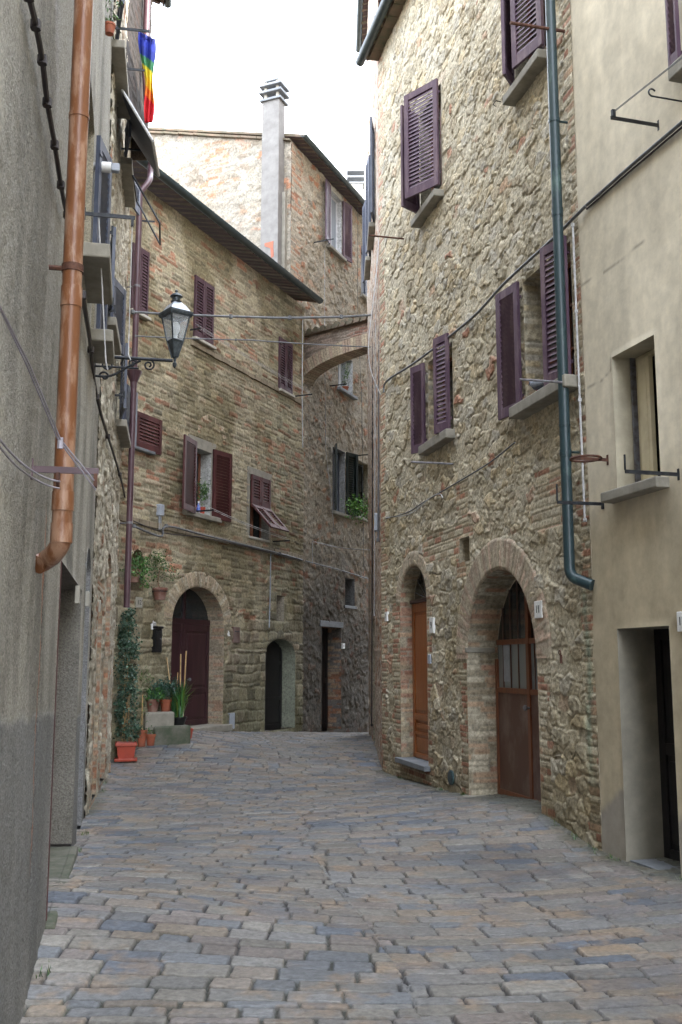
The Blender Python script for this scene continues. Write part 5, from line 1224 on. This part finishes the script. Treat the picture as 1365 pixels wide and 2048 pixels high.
# meter box
s_, z_ = WB.hit(316, 1022); t = thing('meter_box', WB.P(s_, z_, 0), 'small grey electric box above the ledge cable of the brick house', 'electric box'); M = WB.M(s_, z_, .0)
b = MB(); b.box(M, -.06, .06, -.10, .02, -.09, .11); b.build('case', 'greyplastic', t, bevel=.02)
b = MB(); b.tube([M @ Vector((-.025, -.05, -.08)), M @ Vector((-.025, -.05, -.32))], .01, 6); b.tube([M @ Vector((.025, -.05, -.08)), M @ Vector((.025, -.05, -.32))], .01, 6); b.build('conduit', 'greyplastic', t)
t = thing('meter_box', at(741, 1045, 16.3), 'grey box with yellow sticker at the corner of the rubble house', 'electric box'); M = WR3.M(5.4, at(741, 1045, 16.1).z, .0)
b = MB(); b.box(M, -.1, .1, -.09, .02, -.14, .14); b.build('case', 'greyplastic', t, bevel=.01)
b = MB(); b.box(M, -.04, .04, -.094, -.088, -.03, .05); b.build('sticker', paint('yellow sticker', (.6, .42, .05), .5), t)

# ================================================================ brackets, right
G = 'washing line brackets'
def wires(M, o, t):
    b = MB(); b.box(M, -.012, .012, -o + .01, -o + .04, .01, .07); b.build('pulley', 'iron', t)
tt, Mx, ox = bracket(WR2, 1318, 251, 1222, 'blackmetal', label='black washing line arm high on the cream wall', group=G, extra=wires)
q = Mx @ Vector((0, -ox + .03, .06)); clothes_lines(q, WR2.P(WR2.hit(1420, 60, .3)[0], WR2.hit(1420, 70, .3)[1], .3), 2, Vector((0, -.03, -.02)), .003, 'cable', 'two thin wires rising to the right from the black arm on the cream wall', .0)
bracket(WR1, 1131, 63, 1021, 'rust', label='rusty washing line arm under the top right shutters', group=G, flat=False, r=.016)
bracket(WR1, 908, 928, 822, 'irongrey', label='grey iron rod sticking out under the small window', group=G, flat=False, r=.013)
bracket(WR1, 1158, 767, 1040, 'irongrey', label='grey iron rod sticking out over the pigeon', group=G, flat=False, r=.012)
bracket(WR1, 811, 478, 738, 'rust', label='rusty arm near the far corner of the rubble wall, below the closed shutters', group=G, flat=False, r=.014)
bracket(WR1, 1205, 1008, 1115, 'iron', tip=.16, label='black iron arm with upturned tip crossing behind the lower green drainpipe', group=G)
bracket(WR2, 1358, 949, 1251, 'iron', tip=.13, label='black iron arm with upturned tip below the cream window', group=G)
bracket(WC, 705, 912, 768, 'iron', label='long black arm over the alley beside the dark window', group=G)
bracket(WC, 628, 485, 668, 'iron', label='thin arm at the foot of the top floor shutters', group=G)
bracket(WC, 660, 772, 694, 'iron', label='thin arm under the window above the alley arch', group=G)
def ring(M, o, t):
    b = MB(); c_ = Vector((0, -o + .13, 0)); b.tube([M @ (c_ + Vector((.13 * math.cos(a), .13 * math.sin(a), 0))) for a in np.linspace(0, 2 * math.pi, 25)], .011, 6); b.build('ring', 'rust', t, smooth=True)
bracket(WR2, 1216, 920, 1145, 'rust', label='rusty iron pot ring beside the green drainpipe', group=None, extra=ring, name='pot_ring', cat='pot ring')
def hook(M, o, t):
    b = MB(); b.tube([M @ Vector((0, -o - .03 * math.sin(a), .03 - .03 * math.cos(a))) for a in np.linspace(0, 4.2, 14)], .007, 6); b.build('hook', 'iron', t, smooth=True)
bracket(WR2, 1366, 203, 1305, 'iron', label='curled iron hook at the upper right edge', extra=hook, name='wall_hook', cat='hook', flat=False, r=.007)
s_, z_ = WR1.hit(1002, 203); b = MB(); M = WR1.M(s_, z_, 0); b.tube([M @ Vector((0, 0, 0)), M @ Vector((0, -.06, 0)), M @ Vector((-.03, -.08, -.03)), M @ Vector((-.03, -.05, -.05))], .007, 6)
tag(b.build('wall_hook', 'iron', None), 'small iron hook left of the top right sill', 'hook')
s_, z_ = WR1.hit(1130, 1305); b = MB(); M = WR1.M(s_, z_, .03); b.tube([M @ Vector((.02 * math.cos(a), -.02, .02 * math.sin(a))) for a in np.linspace(0, 6.2, 12)], .006, 5); b.box(M, -.008, .008, -.02, .0, -.1, -.02)
tag(b.build('iron_latch', 'rust', None), 'rusty iron latch on the rubble wall right of the big arch', 'latch')
s_, z_ = WR1.hit(909, 1555); b = MB(); M = WR1.M(s_, z_, .03); b.lathe(M @ Matrix.Rotation(R(90), 4, 'X'), [(.09, 0), (.09, .02), (.07, .03), (.02, .03)], 18); tag(b.build('vent_cover', 'greenpipe', None), 'round green metal vent cover low on the rubble wall', 'vent')

# left upper brackets + flag
for (px, py, px2, lb) in ((212, 54, 300, 'thin black arm above the rainbow flag'), (238, 136, 290, 'thin black arm behind the rainbow flag'), (242, 297, 306, 'thin arm below the upper awning panel')):
    bracket(WLB, px, py, px2, 'iron', label=lb, group=G)
bracket(WLB, 262, 440, 310, 'iron', label='thin arm inside the lower open frame', group=G)
# rainbow flag
fY = 12.2; ny, nx = 46, 10; V = []; C = []
bands = [(.02, .03, .22), (.03, .05, .40), (.02, .04, .30), (.05, .22, .10), (.75, .62, .04), (.80, .50, .02), (.75, .18, .02), (.62, .02, .03)]
for j in range(ny + 1):
    v = j / ny; yc_ = 62 + 184 * v; xm = 293 + 6 * math.sin(v * 2.2) ; wd = 16 * (1 - .62 * v) + 3 * math.sin(v * 9)
    for i in range(nx + 1):
        u = i / nx - .5; q = at(xm + u * 2 * wd, yc_ - 10 * (u + .5) * (1 - v) * 0 + 16 * (u + .5) * (v < .08), fY + .08 * math.sin(u * 14 + v * 6) + .04 * math.sin(u * 30)); V.append(q[:])
        bi = min(len(bands) - 1, int((v * 1.12 + (.5 - u) * .12 - .02) * len(bands))); C.append(bands[max(0, bi)])
fo = npmesh('rainbow_flag', np.array(V), gridfaces(ny + 1, nx + 1).reshape(-1, 4), np.array(C), 'cloth', None, origin=at(292, 246, fY)[:])
sm_ = fo.modifiers.new('thick', 'SOLIDIFY'); sm_.thickness = .004
tag(fo, 'crumpled rainbow flag, blue at the top and red below, hanging under the left roof', 'flag')
# propped awning panels (metal shutters tilted outwards)
def panel4(name, c, mat, label, th=.03, frame_only=False):
    t = thing(name, c[0], label, 'awning')
    c = [Vector(q) for q in c]; nrm = (c[1] - c[0]).cross(c[3] - c[0]).normalized() * th
    if not frame_only:
        b = MB(); b._add(c + [q + nrm for q in c], [(0, 1, 2, 3), (7, 6, 5, 4), (0, 4, 5, 1), (1, 5, 6, 2), (2, 6, 7, 3), (3, 7, 4, 0)]); b.build('panel', mat, t)
    b = MB()
    for i in range(4): b.tube([c[i] + nrm * .5, c[(i + 1) % 4] + nrm * .5], .018 if not frame_only else .014, 6)
    b.build('rim', 'palecable' if not frame_only else 'iron', t)
    return t
panel4('awning_panel', [at(243, 182, 11.3), at(304, 283, 11.3), at(316, 352, 12.9), at(258, 262, 12.9)], 'bluegrey', 'dark slanting awning panel below the rainbow flag')
panel4('awning_panel', [at(264, 352, 13.0), at(318, 447, 13.0), at(319, 490, 14.0), at(272, 402, 14.0)], 'bluegrey', 'empty slanting awning frame above the purple drainpipe', frame_only=True)
# wall floodlight
s_, z_ = WLA.hit(186, 332); t = thing('floodlight', WLA.P(s_, z_, 0), 'small white floodlight on the upper left wall beside the orange drainpipe', 'lamp'); M = WLA.M(s_, z_, 0)
b = MB(); b.tube([M @ Vector((0, .02, 0)), M @ Vector((0, -.05, 0))], .035, 14); b.tube([M @ Vector((0, -.05, 0)), M @ Vector((0, -.15, 0))], .045, 14); b.build('housing', 'white', t, smooth=True)
b = MB(); b.box(M, -.03, .03, -.22, -.15, -.035, .035); b.build('lens', 'greyplastic', t, bevel=.01)
# shutter stays
for (px, py) in ((188, 462), (195, 605), (200, 620), (225, 790), (243, 850), (254, 905)):
    W_ = WLA if px < 190 else WLB; s_, z_ = W_.hit(px, py); b = MB(); M = W_.M(s_, z_, .0); b.box(M, -.012, .012, -.16, .02, -.012, .012); b.box(M, -.012, .012, -.17, -.15, -.03, .06); b.box(M, -.012, .012, -.10, -.085, -.05, .03)
    tag(b.build('shutter_stay', 'iron', None), 'black iron shutter stay on the stone wall, ' + {(188, 462): 'highest, close to the orange drainpipe', (195, 605): 'above the lantern bracket beside the sill', (200, 620): 'just above the lantern bracket', (225, 790): 'below the lantern bracket', (243, 850): 'left of the purple drainpipe', (254, 905): 'lowest, touching the purple drainpipe'}[(px, py)], 'shutter stay', 'iron shutter stays')

# ================================================================ house numbers
plate(WR1, 1079, 1219, .17, .17, '11', 'white tile numbered 11 right of the big arched brown door', .02)
plate(WR1, 865, 1251, .15, .20, '9', 'white tile numbered 9 right of the narrow orange door', .03)
plate(WR1, 774, 1233, .12, .14, '7', 'blank looking white tile at the far corner of the rubble wall', .03)
plate(WR2, 1368, 1243, .13, .15, '13', 'white tile beside the black door, cut by the right edge', .01)
plate(WB, 307, 1250, .13, .15, '10', 'white tile numbered 10 above the black mailbox', .02)
plate(WB, 278, 1205, .17, .17, '12', 'pale tile beside the purple drainpipe below the hanging pots', .02, 'palestone')
plate(WB, 459, 1266, .10, .12, '8', 'small white tile left of the brown plaque', .02)
plate(WC, 687, 1292, .14, .13, '6', 'small white tile right of the black alley door', .03)
for (W_, px, py, lb) in ((WLA, 156, 1190, 'white tile seen edge on beside the plaster doorway'), (WLA, 176, 1198, 'white tile seen edge on beyond the slate blue arch'), (WLB, 199, 1212, 'white tile seen edge on between the brick jambs'), (WLB, 237, 1242, 'white tile seen edge on above the ivy')):
    plate(W_, px, py, .11, .14, None, lb, .012, 'palestone')

# ================================================================ mailbox, plaque, cover
s_, z_ = WB.hit(309, 1278); t = thing('mailbox', WB.P(s_, z_, 0), 'black metal mailbox on the brick wall left of the plum door', 'mailbox'); M = WB.M(s_, z_, 0)
b = MB(); b.box(M, -.09, .09, -.10, .02, -.22, .17); b.box(M, -.10, .10, -.12, .02, .17, .21); b.build('box', 'blackmetal', t, bevel=.015)
b = MB(); b.box(M, -.06, .06, -.105, -.099, .09, .115); b.build('slot', 'iron', t); b = MB(); b.lathe(M @ Matrix.Translation((.03, -.1, .0)) @ Matrix.Rotation(R(90), 4, 'X'), [(.012, 0), (.012, .008)], 10); b.build('lock', 'irongrey', t)
s_, z_ = WB.hit(469, 1270); t = thing('letter_plaque', WB.P(s_, z_, 0), 'brown metal letter box on the wall right of the plum door', 'mailbox'); M = WB.M(s_, z_, 0)
b = MB(); b.box(M, -.12, .12, -.06, .02, -.15, .15); b.build('box', 'brownpanel', t, bevel=.008); b = MB(); b.box(M, -.08, .08, -.064, -.058, .06, .075); b.build('slot', 'ink', t)
s_, z_ = WB.hit(461, 1462); b = MB(); M = WB.M(s_, z_, 0); b.box(M, -.1, .1, -.04, .02, .0, .33); tag(b.build('service_hatch', 'greyplastic', None, bevel=.006), 'small blue grey service hatch at the foot of the brick wall', 'hatch')

# ================================================================ steps and pots
def onground(px, py, Y): q = at(px, py, Y); return Vector((q.x, q.y, gzf(q.x, q.y)))
def gpix(px, py, lo=3.0, hi=26.0):
    for _ in range(50):
        m = (lo + hi) / 2; q = at(px, py, m)
        if q.z > gzf(q.x, q.y): lo = m
        else: hi = m
    return Vector((q.x, q.y, gzf(q.x, q.y)))
Mb_ = WB.M(WB.hit(338, 1480)[0], 0, 0)
q = gpix(345, 1490); blk = MB(); T = Matrix.Translation((q.x, q.y, q.z)) @ Matrix.Rotation(R(20), 4, 'Z')
blk.box(T, -.30, .30, 0, .6, -.08, .30); st1_ = blk.build('stone_block', 'mossy', None, bevel=.03); tag(st1_, 'mossy grey stone block standing in front of the plum door', 'stone step')
q1 = q; yw = WB.pt(325, 1440).y; q = at(325, 1458, yw - .50); print('BLK', q1, yw); zb = gzf(q.x, q.y); b = MB(); T2 = Matrix.Translation((q.x, q.y, zb)) @ Matrix.Rotation(R(22), 4, 'Z'); ztop2 = at(325, 1424, q.y).z - zb
b.box(T2, -.28, .20, 0, .55, -.1, ztop2); st2_ = b.build('stone_step', 'stone', None, bevel=.03); tag(st2_, 'grey stone step against the wall carrying two clay pots', 'stone step')
GRP = 'potted plants by the steps'
def plant(t, pts, n, spread, size, cols, seed, **k):
    b = MB(); leaf_cloud(b, pts, n, spread, size, cols, seed, **k); b.build('foliage', 'leaf', t)
# big ivy planter
q = gpix(252, 1521); M = Matrix.Translation(q) @ Matrix.Rotation(R(12), 4, 'Z')
pw = .145; ph = at(252, 1484, q.y).z - q.z
t = thing('planter', q, 'square red plastic planter with tall ivy climbing the purple drainpipe', 'planter', GRP)
b = MB(); b.lathe(M, [(pw * 1.15 * 1.41, 0), (pw * 1.18 * 1.41, .035), (pw * 1.0 * 1.41, .036), (pw * .82 * 1.41, .037), (pw * .98 * 1.41, ph - .05), (pw * 1.12 * 1.41, ph - .048), (pw * 1.12 * 1.41, ph), (pw * 1.0 * 1.41, ph), (pw * .97 * 1.41, ph - .04)], 4, q4); b.build('pot', 'redplastic', t, bevel=.005)
b = MB(); b.lathe(M, [(pw * 1.3, ph - .05), (pw * 1.3, ph - .03)], 4, q4); b.build('soil', 'soil', t)
pts = []; st = MB(); rr = random.Random(3)
for k in range(7):
    x0 = 252 + rr.uniform(-8, 8); P = []
    for j in range(9):
        v = j / 8; P.append(at(x0 + (255 - x0) * v + rr.uniform(-5, 5), 1484 - 262 * v * rr.uniform(.93, 1.0), q.y + .12 * rr.uniform(-1, 1) + .1))
    st.tube(P, .006, 5, .002); 
st.build('stem', 'cane', t)
for j in range(120):
    v = rr.random() ** 1.15; w_ = (27 * (1 - v) ** .6 + 8); yc_ = 1478 - 265 * v; pts.append(at(253 + 6 * v + rr.uniform(-w_, w_) * .75, yc_, q.y + rr.uniform(-.12, .18)))
plant(t, pts, 3600, .035, .040, IVY + [(.12, .2, .14)], 5, droop=.7, narrow=.8)
# terracotta behind
def potat(px, yb, yt, wpx, mat, label, name='flower_pot', Y=None, q=None, square=False):
    q = q or gpix(px, yb); h = at(px, yt, q.y).z - q.z; r = wpx / 2 / F * q.y / cP
    return pot(q, r, h, mat, label, 'flower pot', name, GRP, square), q, r, h
t, q, r, h = potat(283, 1493, 1459, 22, 'terracotta', 'round terracotta pot with a cane, right behind the red planter')
b = MB(); b.tube([q + Vector((0, 0, h * .7)), at(286, 1388, q.y)], .011, 6); b.build('cane', 'cane', t)
plant(t, [at(282 + rnd.uniform(-12, 16), 1345 + rnd.uniform(0, 95), q.y + rnd.uniform(-.1, .1)) for _ in range(30)], 260, .05, .05, GREENS, 8, up=.6, narrow=.25)
t, q, r, h = potat(302, 1491, 1468, 21, 'terracotta', 'small round terracotta pot against the mossy stone block')
plant(t, [q + Vector((rnd.uniform(-.06, .06), rnd.uniform(-.06, .06), h + rnd.uniform(0, .08))) for _ in range(8)], 90, .03, .04, GREENS, 9)
# on the step
top2 = lambda x, y: (T2 @ Vector((x, y, ztop2)))
p = top2(-.13, .16); t = pot(p, .115, .20, 'oldpot', 'weathered clay pot on the grey step, left one, with round green leaves', 'flower pot', 'flower_pot', GRP)
plant(t, [p + Vector((rnd.uniform(-.12, .16), rnd.uniform(-.12, .12), .22 + rnd.uniform(0, .10))) for _ in range(24)], 420, .04, .05, [(.08, .2, .03), (.05, .13, .04), (.03, .09, .04)], 10, narrow=.8)
p = top2(.09, .2); t = pot(p, .10, .19, 'terracotta', 'clay pot on the grey step, right one, with a dark rounded bush', 'flower pot', 'flower_pot', GRP)
plant(t, [p + Vector((rnd.uniform(-.22, .14), rnd.uniform(-.12, .12), .24 + rnd.uniform(0, .22))) for _ in range(30)], 900, .05, .035, [(.02, .06, .04), (.03, .08, .05), (.05, .11, .08)], 11, narrow=.8)
# bamboo canes pot on the block
p = T @ Vector((.14, .25, .30)); t = pot(p, .14, .13, 'blackmetal', 'black plastic pot of grassy bamboo with tall canes on the mossy block', 'flower pot', 'flower_pot', GRP)
for k, (px, py, bx) in enumerate(((362, 1308, .02), (373, 1302, .07), (334, 1315, -.07), (356, 1345, -.02), (352, 1385, .0))):
    b = MB(); b.tube([p + Vector((bx, 0, .1)), at(px, py, p.y + .02)], .012 - .003 * (k > 1), 6); b.build('cane', 'cane', t)
b = MB(); rr = random.Random(4)
for k in range(150):
    a = rr.uniform(0, 6.28); L_ = rr.uniform(.3, .75); lean = rr.uniform(.05, .35); b.cc = tuple(x * rr.uniform(.6, 1.3) for x in rr.choice([(.06, .14, .03), (.09, .17, .03), (.03, .09, .04)]))
    p0_ = p + Vector((rr.uniform(-.08, .08), rr.uniform(-.08, .08), .12)); d_ = Vector((math.cos(a) * lean, math.sin(a) * lean, 1)).normalized(); sd_ = d_.cross(Vector((0, 0, 1))).normalized() * .008
    m_ = p0_ + d_ * L_ * .6; e_ = p0_ + d_ * L_ + Vector((math.cos(a) * lean * .3, math.sin(a) * lean * .3, -.08))
    b._add([p0_ - sd_, p0_ + sd_, m_ + sd_ * 1.5, e_, m_ - sd_ * 1.5], [(0, 1, 2, 4), (4, 2, 3)])
b.build('foliage', 'leaf', t)
q = gpix(375, 1478); t = pot(q, .10, .17, 'redplastic', 'small red pot tucked beside the mossy stone block', 'flower pot', 'flower_pot', GRP)
plant(t, [q + Vector((0, 0, .18))], 25, .03, .04, GREENS, 12)
# hanging pots on the wall
for (px, py, r, h, mat, lb, kind) in ((320, 1200, .125, .2, 'oldpot', 'clay pot with a loose shrub hanging on the wall between tile and arch', 0), (266, 1165, .13, .2, 'oldpot', 'clay pot with trailing plants hanging half behind the purple drainpipe', 1)):
    s_, z_ = WB.hit(px, py, .16); p = WB.P(s_, z_, .16); t = pot(p, r, h, mat, lb, 'hanging pot', 'hanging_pot', 'pots hanging on the brick wall')
    b = MB(); b.tube([p + Vector((r * .95 * math.cos(a), r * .95 * math.sin(a), h * .7)) for a in np.linspace(0, 6.3, 18)], .006, 5); b.tube([p + Vector((0, 0, h * .7)) + Vector((WB.f.x, WB.f.y, 0)) * r, p + Vector((0, 0, h * .7)) + Vector((WB.f.x, WB.f.y, 0)) * .2], .008, 5); b.build('holder', 'iron', t)
    b = MB(); b.tube(smooth_path([p + Vector((0, 0, h * .8)), p + Vector((-.04, 0, h + .15)), p + Vector((.02, 0, h + .4))], 4), .009, 5, .004); b.build('stem', 'brownwood', t)
    if kind == 0:
        plant(t, [p + Vector((rnd.uniform(-.32, .12), rnd.uniform(-.1, .1), h + rnd.uniform(.15, .55))) for _ in range(40)], 520, .06, .045, GREENS + [(.14, .16, .06)], 20, narrow=.5)
        plant_pts = [WB.pt(x, y, .25) for x, y in ((335, 1150), (345, 1140), (352, 1155), (330, 1130))]; b = MB(); leaf_cloud(b, plant_pts, 90, .05, .04, GREENS, 23, narrow=.5); b.build('foliage', 'leaf', t)
    else:
        pp = [WB.pt(rnd.uniform(262, 292), rnd.uniform(1115, 1150), rnd.uniform(.1, .3)) for _ in range(30)] + [WB.pt(277 + k * 2.2 + rnd.uniform(-5, 5), 1145 + k * 3.2, .2) for k in range(9)]
        plant(t, pp, 620, .05, .045, [(.06, .16, .03), (.09, .2, .04), (.04, .1, .03)], 21, droop=.6, narrow=.7)
# window plants
M = WB.M(oB_w['s0'], oB_w['z0'], 0)
p = M @ Vector((.30, -.04, .0)); t = pot(p, .07, .12, 'redplastic', 'small red pot with a leafy plant on the open window sill', 'flower pot', 'flower_pot', 'pots on the window sill')
plant(t, [p + Vector((rnd.uniform(-.08, .08), rnd.uniform(-.06, .06), .12 + rnd.uniform(.03, .45))) for _ in range(24)], 230, .04, .06, GREENS, 30, narrow=.4)
p = M @ Vector((.02, -.04, .0)); t = pot(p, .06, .11, 'terracotta', 'tiny terracotta pot at the left end of the open window sill', 'flower pot', 'flower_pot', 'pots on the window sill')
p = M @ Vector((.15, -.06, .0)); t = thing('spray_bottle', p, 'blue and white bottle between the two pots on the sill', 'bottle'); b = MB(); b.lathe(ident(p), [(.03, 0), (.034, .02), (.034, .12), (.015, .15), (.015, .18)], 12); b.build('body', paint('blue bottle plastic', (.06, .12, .45), .3, c2=(.6, .6, .65), scale=20), t, smooth=True); b = MB(); b.lathe(ident(p + Vector((0, 0, .18))), [(.018, 0), (.016, .03)], 10); b.build('cap', 'white', t)
# alley plants
q = at(722, 1020, 21.5); t = thing('wall_plant', q, 'bright green leafy plant sticking out of the alley wall', 'plant'); plant(t, [q + Vector((rnd.uniform(-.22, .2), rnd.uniform(-.15, .15), rnd.uniform(-.15, .22))) for _ in range(30)], 520, .07, .06, [(.08, .22, .02), (.12, .28, .04), (.05, .14, .02)], 40, narrow=.6)
b = MB(); b.tube([q + Vector((.35, 0, -.3)), q, q + Vector((-.15, 0, .1))], .01, 5); b.build('stem', 'brownwood', t)
p = WC.P(oC_m['s0'] + .42, oC_m['z0'], .03); t = pot(p, .09, .12, 'terracotta', 'pot with a slim upright plant in the window above the alley', 'flower pot', 'flower_pot', None)
plant(t, [p + Vector((rnd.uniform(-.05, .05), 0, .15 + rnd.uniform(0, .5))) for _ in range(14)], 110, .05, .07, GREENS, 41, up=1.0, narrow=.3)
p = WLB.pt(219, 68, .12); t = pot(p, .06, .1, 'terracotta', 'small pot with a sprig on the topmost left sill', 'flower pot', 'flower_pot', None); plant(t, [p + Vector((0, 0, .15 + .1 * k)) for k in range(3)], 60, .05, .05, GREENS, 42)

# weeds in the joints at the wall feet
b = MB(); rr = random.Random(9)
for (W_, px, py) in [(WLA, x, y) for x, y in ((48, 2030), (62, 1960), (90, 1850), (158, 1660), (170, 1625))] + [(WLB, 206, 1566), (WLB, 214, 1548)] + [(WR1, x, y) for x, y in ((800, 1553), (880, 1575), (925, 1588), (1110, 1640), (1150, 1668), (1185, 1692))] + [(WR2, 1225, 1716), (WR2, 1370, 1756)]:
    p0 = W_.pt(px, py, .05)
    for k in range(26):
        q = p0 + Vector((rr.gauss(0, .02), rr.gauss(0, .06), 0)); q.z = gzf(q.x, q.y) - .006; a = rr.uniform(0, 6.28); L_ = rr.uniform(.015, .055); b.cc = tuple(x * rr.uniform(.6, 1.3) for x in rr.choice(GREENS))
        e_ = q + Vector((math.cos(a) * L_ * .5, math.sin(a) * L_ * .5, L_)); sd_ = Vector((-math.sin(a), math.cos(a), 0)) * .005; b._add([q - sd_, q + sd_, e_], [(0, 1, 2)])
tag(b.build('weeds', 'leaf', None), 'tiny weeds along the wall feet', None, None, 'stuff')

# ================================================================ pigeon
s_, z_ = WR1.hit(1075, 792, .1); p = WR1.P(s_, z_ - .0, .09); zsill = oRb['z0']
s_p = WR1.hit(1078, 780, .1)[0]; p = WR1.P(s_p, zsill + .005, .10)
t = thing('pigeon', p, 'slate blue pigeon crouching on the sill under the grey rod', 'pigeon')
Mp = WR1.M(s_p, zsill, .10) @ Matrix.Rotation(R(8), 4, 'Z')
rings = []
for (x, z, rz, ry) in ((-.175, .055, .004, .006), (-.15, .058, .010, .022), (-.10, .068, .025, .034), (-.05, .078, .042, .046), (0, .085, .052, .052), (.05, .092, .050, .050), (.085, .108, .036, .037), (.11, .128, .025, .026), (.128, .142, .024, .024), (.148, .143, .019, .019), (.160, .138, .009, .009), (.178, .132, .004, .004), (.184, .130, .001, .001)):
    rings.append([Mp @ Vector((-x, ry * math.cos(a), z + rz * math.sin(a))) for a in np.linspace(0, 2 * math.pi, 17)[:-1]])
b = MB(); b.loft(rings); b.build('body', 'bird', t, smooth=True)
for sd_ in (-1, 1):
    rings = []
    for (x, z, rz) in ((-.17, .062, .004), (-.11, .078, .02), (-.04, .09, .033), (.03, .098, .033), (.07, .103, .016)): rings.append([Mp @ Vector((-x, sd_ * (.047 if x > -.1 else .03) + .010 * math.cos(a), z + rz * math.sin(a))) for a in np.linspace(0, 2 * math.pi, 13)[:-1]])
    b = MB(); b.loft(rings); b.build('wing', 'birdlight', t, smooth=True)
    b = MB(); b.tube([Mp @ Vector((-.01, sd_ * .018, .045)), Mp @ Vector((-.01, sd_ * .018, .004))], .005, 6)
    for a in (-.5, 0, .5, math.pi): b.tube([Mp @ Vector((-.01, sd_ * .018, .006)), Mp @ Vector((-.01 - .028 * math.cos(a), sd_ * .018 + .02 * math.sin(a), .004))], .003, 5)
    b.build('leg', 'ember', t)
    b = MB(); b.lathe(Mp @ Matrix.Translation((-.140, sd_ * .022, .147)), [(.001, -.004), (.004, 0), (.001, .004)], 8); b.build('eye', 'ember', t)
